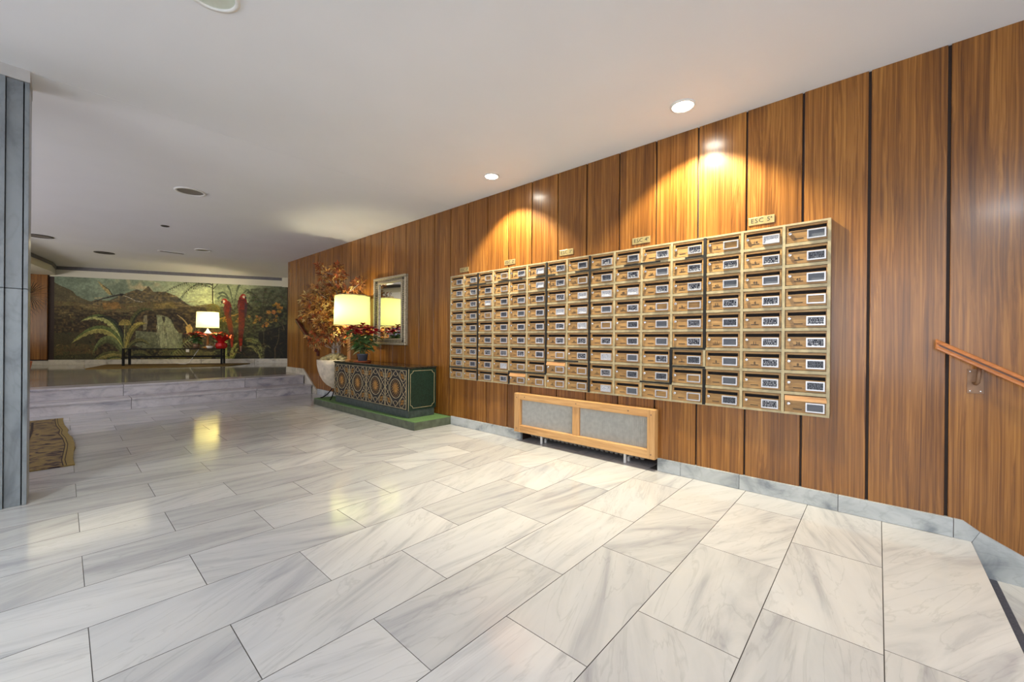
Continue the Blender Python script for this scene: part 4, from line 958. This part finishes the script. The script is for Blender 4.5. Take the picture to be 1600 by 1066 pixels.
# palm at the left of the stage, mostly hidden behind the pillar
pm = thing('potted_palm', 'dark fan palm on the stage peeping out behind the marble pillar', 'plant', (-0.50, 9.9, SZ))
MB().lathe([(0, 0), (0.14, 0), (0.19, 0.3), (0.17, 0.3), (0, 0.27)], (0, 0, 0), 24).build('pot', M['terracotta'], pm, smooth=True)
MB().tube([(0, 0, 0.25), (0.02, 0, 0.8), (0.0, 0, 1.34)], [0.03, 0.025, 0.02], 8).build('stem', M['bark'], pm)
g = MB(); g.cols = []
DG = [lin((20, 26, 16)), lin((30, 38, 22)), lin((44, 50, 30))]
for (ax, az, ln_) in ((0.3, 0.1, 0.12), (-0.3, 0.3, 0.2), (0.0, 0.6, 0.2), (0.12, -0.15, 0.1)):
    hub = Vector((ax * 0.5, ax * 0.1, 1.32 + az * 0.4)); g.v += []
    for k in range(15):
        an = -1.3 + 2.6 * k / 14 if ax >= 0 else PI - 1.3 + 2.6 * k / 14
        dvec = Vector((math.cos(an) * 0.76, -math.cos(an) * 0.25, math.sin(an))); blade(g, hub, dvec, 0.26, 0.013, R.choice(DG), 0.15)
g.build('fronds', M['leafcol'], pm, fix=False)['kind'] = 'stuff'

# ------------------------------------------------------------------ the mural (flat painting, coloured per vertex)
X0, X1, YT, YB, SS = 84.0, 452.0, 420.0, 576.0, 3
Wp, Hp = int((X1 - X0) * SS), int((YB - YT) * SS)
YY, XX = np.mgrid[0:Hp, 0:Wp]; XX = XX / SS + X0; YY = YY / SS + YT
rs = np.random.RandomState(3)
def vnoise(sx, sy, seed):
    q = np.random.RandomState(seed); gx, gy = int((X1 - X0) / sx) + 3, int((YB - YT) / sy) + 3
    G = q.rand(gy, gx); fx = (XX - X0) / sx; fy = (YY - YT) / sy; ix = fx.astype(int); iy = fy.astype(int); tx = fx - ix; ty = fy - iy
    tx = tx * tx * (3 - 2 * tx); ty = ty * ty * (3 - 2 * ty)
    return (G[iy, ix] * (1 - tx) + G[iy, ix + 1] * tx) * (1 - ty) + (G[iy + 1, ix] * (1 - tx) + G[iy + 1, ix + 1] * tx) * ty
N1 = vnoise(26, 14, 1); N2 = vnoise(9, 6, 2); N3 = vnoise(3, 2.4, 3); N4 = vnoise(1.3, 1.3, 4)
FB = 0.45 * N1 + 0.28 * N2 + 0.17 * N3 + 0.10 * N4
img = np.zeros((Hp, Wp, 3))
def C(*c_): return np.array(c_, dtype=float)
# sky
tx = np.clip((XX - 88) / 360, 0, 1)[..., None]
sky = C(118, 132, 112) * (1 - tx) + C(150, 158, 122) * tx
glow = np.exp(-((XX - 315) / 55) ** 2 - ((YY - 462) / 26) ** 2)[..., None]; sky = sky + glow * C(62, 60, 34)
dk = np.clip((XX - 385) / 60, 0, 1)[..., None]; sky = sky * (1 - dk * 0.45)
img[:] = sky * (0.80 + 0.40 * FB[..., None])
cl = np.clip((N2 * 0.5 + N1 * 0.5 - 0.55) * 4, 0, 1) * np.exp(-((XX - 212) / 34) ** 2 - ((YY - 446) / 13) ** 2); img = img * (1 - cl[..., None]) + cl[..., None] * C(205, 178, 132)
def mask_poly(pts):
    P = np.array(pts, float); x0, x1 = P[:, 0].min(), P[:, 0].max(); y0, y1 = P[:, 1].min(), P[:, 1].max()
    a, b_ = max(0, int((x0 - X0) * SS) - 1), min(Wp, int((x1 - X0) * SS) + 2); c_, d_ = max(0, int((y0 - YT) * SS) - 1), min(Hp, int((y1 - YT) * SS) + 2)
    if a >= b_ or c_ >= d_: return None
    x = XX[c_:d_, a:b_]; y = YY[c_:d_, a:b_]; ins = np.zeros(x.shape, bool); n = len(P)
    for i in range(n):
        xa, ya = P[i]; xb, yb = P[(i + 1) % n]
        if ya == yb: continue
        cond = ((ya > y) != (yb > y)) & (x < (xb - xa) * (y - ya) / (yb - ya) + xa); ins ^= cond
    return (slice(c_, d_), slice(a, b_)), ins
def fill(pts, colr, var=0.35, alpha=1.0, colr2=None):
    r = mask_poly(pts)
    if r is None: return
    sl_, ins = r; k = (1 - var / 2 + var * (0.35 * N2[sl_] + 0.4 * N3[sl_] + 0.25 * N4[sl_]) * 1.0)[..., None]
    c_ = C(*colr)[None, None]
    if colr2 is not None: t = np.clip((N3[sl_] - 0.35) * 2.5, 0, 1)[..., None]; c_ = c_ * (1 - t) + C(*colr2) * t
    new = c_ * k * 1.0; reg = img[sl_]; m = ins[..., None] * alpha
    img[sl_] = reg * (1 - m) + new * m
def bez(p0, p1, p2, n=14):
    return [((1 - t) ** 2 * p0[0] + 2 * (1 - t) * t * p1[0] + t * t * p2[0], (1 - t) ** 2 * p0[1] + 2 * (1 - t) * t * p1[1] + t * t * p2[1]) for t in [i / (n - 1) for i in range(n)]]
def stroke(pts, w0, w1, colr, var=0.3, alpha=1.0):
    n = len(pts); L_, R_ = [], []
    for i in range(n):
        a = pts[max(0, i - 1)]; b_ = pts[min(n - 1, i + 1)]; dx, dy = b_[0] - a[0], b_[1] - a[1]; l = math.hypot(dx, dy) or 1
        w_ = (w0 + (w1 - w0) * i / max(1, n - 1)) / 2; L_.append((pts[i][0] - dy / l * w_, pts[i][1] + dx / l * w_)); R_.append((pts[i][0] + dy / l * w_, pts[i][1] - dx / l * w_))
    fill(L_ + R_[::-1], colr, var, alpha)
def banana(p0, p1, p2, wd, colr, hi, n=22):
    C_ = bez(p0, p1, p2, n); up, lo_ = [], []
    for i, (x, y) in enumerate(C_):
        a = C_[max(0, i - 1)]; b_ = C_[min(n - 1, i + 1)]; dx, dy = b_[0] - a[0], b_[1] - a[1]; l = math.hypot(dx, dy) or 1
        w_ = wd * math.sin(PI * min(1, 0.12 + 0.88 * i / (n - 1))) ** 0.7
        up.append((x - dy / l * w_ * .5, y + dx / l * w_ * .5)); j = 0.75 + 0.35 * (i % 2); lo_.append((x + dy / l * w_ * j * .6, y - dx / l * w_ * j * .6))
    fill(C_ + up[::-1], colr, 0.5); fill(C_ + lo_[::-1], hi, 0.5)
    for i in range(3, n - 2, 2): stroke([C_[i], up[i]], 0.5, 0.3, tuple(q * 0.6 for q in colr)); stroke([C_[i], lo_[i]], 0.5, 0.3, tuple(q * 0.65 for q in hi))
    stroke(C_, 0.8, 0.4, tuple(min(255, q * 1.25) for q in hi))
def palmf(p0, p1, p2, ln_, colr, n=26, w=1.0, droop=0.6):
    C_ = bez(p0, p1, p2, n); stroke(C_, 1.2, 0.5, colr)
    for i in range(3, n):
        a = C_[max(0, i - 1)]; b_ = C_[min(n - 1, i + 1)]; dx, dy = b_[0] - a[0], b_[1] - a[1]; l = math.hypot(dx, dy) or 1; dx /= l; dy /= l
        q = ln_ * math.sin(PI * (0.15 + 0.8 * i / n))
        for sgn in (-1, 1):
            ex = C_[i][0] + dx * q * 0.6 - dy * sgn * q * 0.7; ey = C_[i][1] + dy * q * 0.6 + dx * sgn * q * 0.7 + droop * q * 0.5
            stroke([C_[i], (ex, ey)], w, 0.2, tuple(v * rs.uniform(0.75, 1.3) for v in colr))
# mountains
fill([(84, 440), (92, 445), (104, 450), (114, 455), (121, 463), (131, 467), (142, 471), (152, 474), (240, 500), (84, 520)], (98, 90, 62), 0.6, 1, (74, 66, 46))
fill([(142, 472), (150, 468), (170, 470), (185, 463), (198, 458), (214, 452), (222, 455), (232, 447), (240, 456), (258, 456), (275, 462), (300, 480), (300, 500), (130, 500)], (92, 84, 64), 0.5, 1, (112, 96, 62))
fill([(84, 470), (120, 472), (150, 478), (200, 474), (260, 470), (300, 478), (345, 476), (345, 500), (84, 500)], (120, 106, 60), 0.6, 0.75, (88, 70, 44))
fill([(160, 473), (186, 472), (190, 482), (162, 484)], (150, 108, 52), 0.5, 0.7); fill([(240, 474), (270, 472), (280, 482), (240, 482)], (142, 122, 62), 0.5, 0.7)
fill([(84, 478), (120, 478), (150, 486), (190, 488), (225, 486), (260, 483), (300, 479), (340, 482), (340, 492), (300, 488), (260, 490), (220, 494), (84, 520)], (60, 50, 32), 0.6, 0.95, (84, 70, 40))
fill([(84, 500), (120, 492), (200, 488), (240, 490), (300, 488), (345, 490), (345, 566), (84, 572)], (52, 42, 26), 0.8, 1, (72, 58, 34))
fill([(84, 520), (120, 519), (150, 524), (150, 540), (84, 548)], (72, 66, 40), 0.4, 0.9, (56, 50, 30))
fill([(84, 542), (120, 536), (150, 540), (150, 560), (84, 562)], (92, 76, 42), 0.6, 0.9, (64, 60, 34))
fill([(84, 556), (150, 552), (150, 575), (84, 575)], (60, 56, 32), 0.4)
# waterfalls and pool
fill([(225, 493), (230, 492), (231, 505), (229, 516), (224, 516)], (132, 122, 90), 0.4)
fill([(245, 492), (254, 493), (262, 495), (268, 500), (274, 513), (280, 520), (284, 545), (262, 548), (252, 530), (247, 512)], (138, 138, 98), 0.45)
fill([(213, 517), (245, 519), (285, 521), (286, 546), (232, 548), (212, 540)], (112, 116, 84), 0.5, 0.85)
fill([(246, 494), (253, 495), (257, 515), (262, 540), (252, 544), (247, 512)], (150, 152, 112), 0.3, 0.8)
fill([(253, 494), (258, 495), (258, 501), (257, 506)], (60, 54, 36), 0.3)
fill([(258, 496), (266, 498), (276, 520), (280, 544), (266, 545), (262, 520)], (150, 152, 112), 0.3, 0.7)
fill([(150, 555), (200, 546), (290, 546), (345, 548), (345, 575), (150, 575)], (44, 40, 24), 0.7, 1, (84, 76, 42))
fill([(250, 548), (300, 546), (335, 550), (330, 562), (250, 562)], (112, 104, 60), 0.6, 0.8, (60, 60, 34))
# dark jungle at the right
fill([(336, 470), (350, 462), (392, 474), (449, 462), (452, 440), (453, 576), (336, 576)], (42, 44, 28), 0.9, 0.95, (64, 66, 40))
fill([(380, 452), (452, 448), (453, 475), (392, 480)], (86, 90, 66), 0.5, 0.8)
fill([(405, 520), (453, 505), (453, 576), (400, 576)], (24, 22, 14), 0.6, 0.9)
fill([(335, 448), (345, 444), (372, 447), (392, 452), (388, 470), (350, 480), (336, 478)], (140, 150, 112), 0.3, 0.8)
# upper palm in the middle
palmf((332, 445), (300, 430), (256, 458), 7, (66, 68, 48)); palmf((332, 446), (306, 434), (281, 468), 8, (60, 62, 44))
stroke([(332, 440), (333, 478)], 1.6, 2.4, (62, 58, 36)); stroke([(333, 452), (342, 442)], 1.4, 0.8, (62, 60, 40)); palmf((333, 451), (322, 444), (296, 441), 4, (70, 74, 50), 14)
fill(bez((322, 480), (330, 468), (345, 480)) + bez((345, 490), (332, 494), (322, 484)), (134, 118, 52), 0.7, 0.9, (92, 92, 44))
# right palms
for (e, c_) in (((340, 467), (352, 452)), ((342, 460), (352, 448)), ((355, 447), (360, 446)), ((375, 447), (372, 440)), ((389, 457), (388, 442)), ((346, 473), (352, 462))):
    stroke(bez((365, 483), c_, e), 1.0, 3.2, (62, 74, 56), 0.4); stroke(bez((365, 483), c_, e), 0.6, 0.5, (120, 130, 96), 0.2)
for (e, c_) in (((386, 458), (400, 452)), ((390, 472), (400, 460)), ((415, 451), (412, 455)), ((428, 456), (424, 448)), ((444, 470), (440, 448)), ((394, 465), (404, 458))):
    palmf((412, 486), c_, e, 5, (60, 62, 42), 18)
stroke([(412, 480), (413, 560)], 1.6, 2.2, (64, 60, 40))
# yellow and orange leaves at the right
for (x, y, s) in ((424, 489, 9), (431, 497, 8), (420, 503, 8), (438, 484, 8), (404, 497, 7), (397, 502, 6), (392, 493, 6), (414, 510, 6), (352, 500, 6), (372, 500, 6), (432, 478, 8)):
    for k in range(5):
        a = rs.uniform(0, 6.28); ex, ey = x + s * math.cos(a), y + s * 0.8 * math.sin(a); nx, ny = -math.sin(a) * s * .3, math.cos(a) * s * .3
        fill([(x, y), ((x + ex) / 2 + nx, (y + ey) / 2 + ny), (ex, ey), ((x + ex) / 2 - nx, (y + ey) / 2 - ny)], (rs.uniform(130, 176), rs.uniform(98, 124), rs.uniform(38, 60)), 0.6)
        stroke([(x, y), (ex, ey)], 0.7, 0.3, (90, 66, 30))
# leaves at the bottom right
banana((412, 575), (412, 520), (384, 530), 6, (96, 102, 58), (122, 124, 72)); banana((410, 545), (404, 532), (384, 533), 5, (84, 92, 52), (110, 112, 64))
banana((412, 575), (410, 528), (424, 545), 4, (66, 66, 42), (84, 82, 54)); banana((412, 575), (404, 534), (386, 542), 6, (104, 108, 62), (138, 134, 78))
fill([(366, 560), (372, 546), (386, 544), (400, 550), (408, 562), (408, 576), (366, 576)], (54, 52, 34), 0.6)
for (e, c_) in (((350, 522), (352, 530)), ((356, 534), (350, 540)), ((350, 548), (356, 552)), ((372, 536), (364, 540)), ((374, 544), (366, 548)), ((352, 560), (360, 552)), ((362, 562), (366, 552))):
    banana((354, 575) if e[0] < 360 else (360, 572), c_, e, 6, (128, 136, 72), (170, 168, 96))
stroke(bez((436, 514), (438, 530), (430, 545)) + bez((430, 545), (432, 556), (428, 572)), 1.2, 2.0, (78, 66, 42)); stroke([(445, 516), (441, 505), (444, 498)], 1.0, 0.6, (92, 82, 62)); stroke([(440, 506), (434, 500)], 0.8, 0.4, (92, 82, 62)); stroke([(436, 513), (446, 516)], 0.7, 0.5, (80, 72, 52))
for k in range(420):
    x, y = rs.uniform(88, 449), rs.uniform(492, 566)
    if 222 < x < 290 and y < 548: continue
    a = rs.uniform(0, 6.28); l_ = rs.uniform(4, 11); br = rs.uniform(0.5, 1.25) * (0.6 if x > 400 else 1)
    q_ = [(70, 72, 40), (96, 88, 48), (50, 56, 32), (112, 92, 50), (84, 64, 38)][k % 5]
    e_ = (x + l_ * math.cos(a), y + 0.6 * l_ * math.sin(a)); m_ = ((x + e_[0]) / 2, (y + e_[1]) / 2 - rs.uniform(1, 4))
    stroke(bez((x, y), m_, e_, 6), rs.uniform(1, 3.2), 0.4, tuple(v * br for v in q_), 0.6, 0.75)
for k in range(260):
    x, y = rs.uniform(90, 340), rs.uniform(456, 492); br = rs.uniform(0.7, 1.3); q_ = [(96, 84, 56), (120, 104, 62), (76, 66, 44), (130, 116, 74)][k % 4]
    if y < 470 and not (185 < x < 270) and x > 120: continue
    stroke([(x, y), (x + rs.uniform(6, 20), y + rs.uniform(-2, 3))], rs.uniform(0.8, 2.4), 0.4, tuple(v * br for v in q_), 0.5, 0.45)
for k in range(46):
    x = rs.uniform(247, 278); y = rs.uniform(494, 530); stroke([(x, y), (x + (x - 258) * 0.22, y + rs.uniform(8, 22))], 0.8, 0.4, (182, 182, 142) if k % 2 else (104, 104, 72), 0.3, 0.6)
# left plants
banana((196, 548), (176, 476), (127, 502), 10, (84, 96, 50), (158, 158, 96)); banana((196, 550), (168, 486), (113, 536), 12, (92, 104, 54), (150, 142, 76))
banana((194, 552), (168, 508), (146, 552), 11, (104, 112, 66), (78, 82, 46)); banana((196, 548), (192, 488), (150, 496), 6, (28, 30, 22), (44, 52, 34))
banana((196, 546), (206, 470), (240, 486), 7, (48, 52, 30), (84, 84, 44)); banana((197, 548), (204, 500), (230, 506), 8, (116, 108, 48), (150, 136, 66))
banana((197, 550), (214, 520), (236, 540), 7, (60, 62, 36), (96, 92, 50)); banana((194, 556), (166, 545), (140, 572), 9, (90, 88, 46), (118, 108, 58))
banana((200, 560), (220, 540), (246, 566), 8, (52, 56, 30), (88, 84, 46)); banana((190, 560), (170, 556), (160, 575), 6, (60, 70, 36), (110, 104, 54))
for k in range(15):
    a = PI * (0.02 + 0.96 * k / 14); stroke([(196, 508), (196 + 10 * math.cos(a), 508 - 9 * math.sin(a))], 0.7, 1.2, (160, 142, 70))
stroke([(196, 505), (194, 560)], 1.2, 2.2, (132, 130, 76))
# fern in the centre
for k in range(16):
    t = k / 15; x, y = 268 + 42 * t, 556 - 40 * t; stroke([(x, y), (x + 8, y + 10 - 4 * t)], 0.9, 0.3, (132, 138, 84)); stroke([(x, y), (x - 2, y - 9)], 0.9, 0.3, (92, 100, 56))
stroke([(262, 562), (312, 514)], 1.2, 0.7, (120, 124, 70))
for k in range(11):
    a = PI * (0.1 + 0.8 * k / 10); stroke([(262, 560), (262 + 18 * math.cos(a), 560 - 12 * math.sin(a))], 1.0, 0.3, (38, 40, 22))
for k in range(9):
    a = PI * (0.05 + 0.9 * k / 8); stroke([(232, 546), (232 + 17 * math.cos(a), 546 - 15 * math.sin(a))], 0.9, 0.4, (84, 86, 48))
# orchid
stroke(bez((277, 492), (292, 500), (296, 515)), 1.2, 2.6, (180, 156, 100)); fill([(291, 510), (298, 506), (302, 514), (300, 522), (292, 522)], (196, 160, 84), 0.5); stroke([(292, 520), (302, 528)], 2, 1, (196, 170, 110))
# flying bird
fill([(152, 438), (161, 445), (168, 450), (176, 461), (171, 461), (160, 450)], (168, 150, 98), 0.4); stroke([(160, 446), (170, 452), (176, 461)], 0.8, 1.6, (56, 50, 36))
stroke([(147, 472), (160, 467), (176, 463), (191, 460)], 1.2, 3.0, (54, 50, 46)); stroke([(148, 466), (160, 465)], 1.4, 0.6, (196, 178, 130)); stroke([(190, 461), (200, 464), (212, 470), (223, 472)], 0.7, 0.5, (206, 196, 170)); fill(bez((187, 459), (192, 457), (194, 461)) + [(190, 463)], (34, 32, 28))
# signature strokes
for k in range(16): stroke([(98 + k * 2.4, 549 + rs.uniform(-1, 1)), (99.4 + k * 2.4, 546 - rs.uniform(-1, 3) * (1.0 if 6 < k < 11 else 0.3))], 0.5, 0.4, (78, 34, 22))
# branch and macaws
stroke(bez((342, 499), (358, 493), (366, 493)) + bez((366, 493), (374, 490), (384, 485)), 1.8, 1.4, (150, 118, 62))
def macaw(hx, hy, bx, by, rx, ry, tx_, ty_, flip):
    fill([(bx + rx * math.cos(a), by + ry * math.sin(a)) for a in np.linspace(0, 6.2, 30)], (116, 32, 20), 0.6, 1, (84, 20, 18))
    fill([(bx - rx * .8, by + ry * .3), (bx + rx * .8, by + ry * .3), (tx_ + 3, ty_ - 18), (tx_ + 1.4, ty_), (tx_ - 1.6, ty_ - 2), (tx_ - 4, ty_ - 20)], (102, 32, 22), 0.6, 1, (70, 20, 22))
    fill([(tx_ - 3, ty_ - 20), (tx_ + 2.4, ty_ - 20), (tx_ + 1, ty_), (tx_ - 1, ty_)], (158, 50, 38), 0.5)
    fill([(bx + rx * .45, by - ry * .4), (bx + rx, by - ry * .1), (bx + rx * .85, by + ry * .9), (bx + rx * .4, by + ry * 1.1)], (58, 34, 44), 0.4); fill([(bx - rx * .5, by - ry * .3), (bx - rx * .95, by), (bx - rx * .8, by + ry * .7)], (96, 70, 60), 0.4, 0.7)
    fill([(hx + 4.4 * math.cos(a), hy + 4.2 * math.sin(a)) for a in np.linspace(0, 6.2, 20)], (150, 44, 28), 0.4)
    fill([(hx + flip * 1.4 + 2.3 * math.cos(a), hy + 0.4 + 2.0 * math.sin(a)) for a in np.linspace(0, 6.2, 16)], (214, 196, 170), 0.2)
    fill([(hx + flip * 2.6, hy - 1), (hx + flip * 5.4, hy + 1.2), (hx + flip * 4.4, hy + 4.6), (hx + flip * 2.6, hy + 2.4)], (28, 24, 22), 0.2)
macaw(351, 470.5, 356, 483, 6.2, 13, 363, 543, -1); macaw(380, 463.5, 379, 478, 7.6, 18, 377, 549, 1)
fill([(375.6, 541), (378.4, 541), (377.4, 552)], (150, 140, 130), 0.3)
img *= (0.88 + 0.26 * (N4[..., None] * 0.5 + N3[..., None] * 0.5))
img = np.clip(img, 3, 250) / 255
img = np.where(img <= 0.04045, img / 12.92, ((img + 0.055) / 1.055) ** 2.4)
# homography from the wall rectangle to the drawing sheet
def homog(src, dst):
    A_, B_ = [], []
    for (x, y), (u, v) in zip(src, dst):
        A_.append([x, y, 1, 0, 0, 0, -u * x, -u * y]); B_.append(u); A_.append([0, 0, 0, x, y, 1, -v * x, -v * y]); B_.append(v)
    return np.append(np.linalg.solve(np.array(A_, float), np.array(B_, float)), 1).reshape(3, 3)
Hm = homog([(0, 2.4887), (ML, 2.5822), (0, 0.4428), (ML, 0.3884)], [(449, 449), (88, 426.6), (449, 560.2), (88, 565.6)])
NU, NV = 620, 240; s_a = np.linspace(0, ML + 0.03, NU); z_a = np.linspace(0.43, 2.50, NV)
S_, Z_ = np.meshgrid(s_a, z_a); q = np.stack([S_.ravel(), Z_.ravel(), np.ones(S_.size)]); pq = Hm @ q; pxx, pyy = pq[0] / pq[2], pq[1] / pq[2]
ix = np.clip(((pxx - X0) * SS).astype(int), 0, Wp - 1); iy = np.clip(((pyy - YT) * SS).astype(int), 0, Hp - 1)
colr = np.clip(img[iy, ix] * 1.15, 0, 0.9)
co = np.empty((S_.size, 3)); dd0 = 0.006
co[:, 0] = MP0.x + MD.x * S_.ravel() - MN.x * dd0; co[:, 1] = MP0.y + MD.y * S_.ravel() - MN.y * dd0; co[:, 2] = Z_.ravel()
idx = np.arange(S_.size).reshape(NV, NU); fc = np.stack([idx[:-1, :-1].ravel(), idx[:-1, 1:].ravel(), idx[1:, 1:].ravel(), idx[1:, :-1].ravel()], 1)
me = bpy.data.meshes.new('mural'); me.from_pydata(co.tolist(), [], fc.tolist()); me.materials.append(M['mural'])
at = me.color_attributes.new('col', 'FLOAT_COLOR', 'POINT'); ar = np.ones((S_.size, 4), np.float32); ar[:, :3] = colr; at.data.foreach_set('color', ar.ravel()); me.update()
mu = link('mural', me); tag(mu, 'painted jungle landscape mural with two red macaws and a waterfall on the back wall', 'mural')
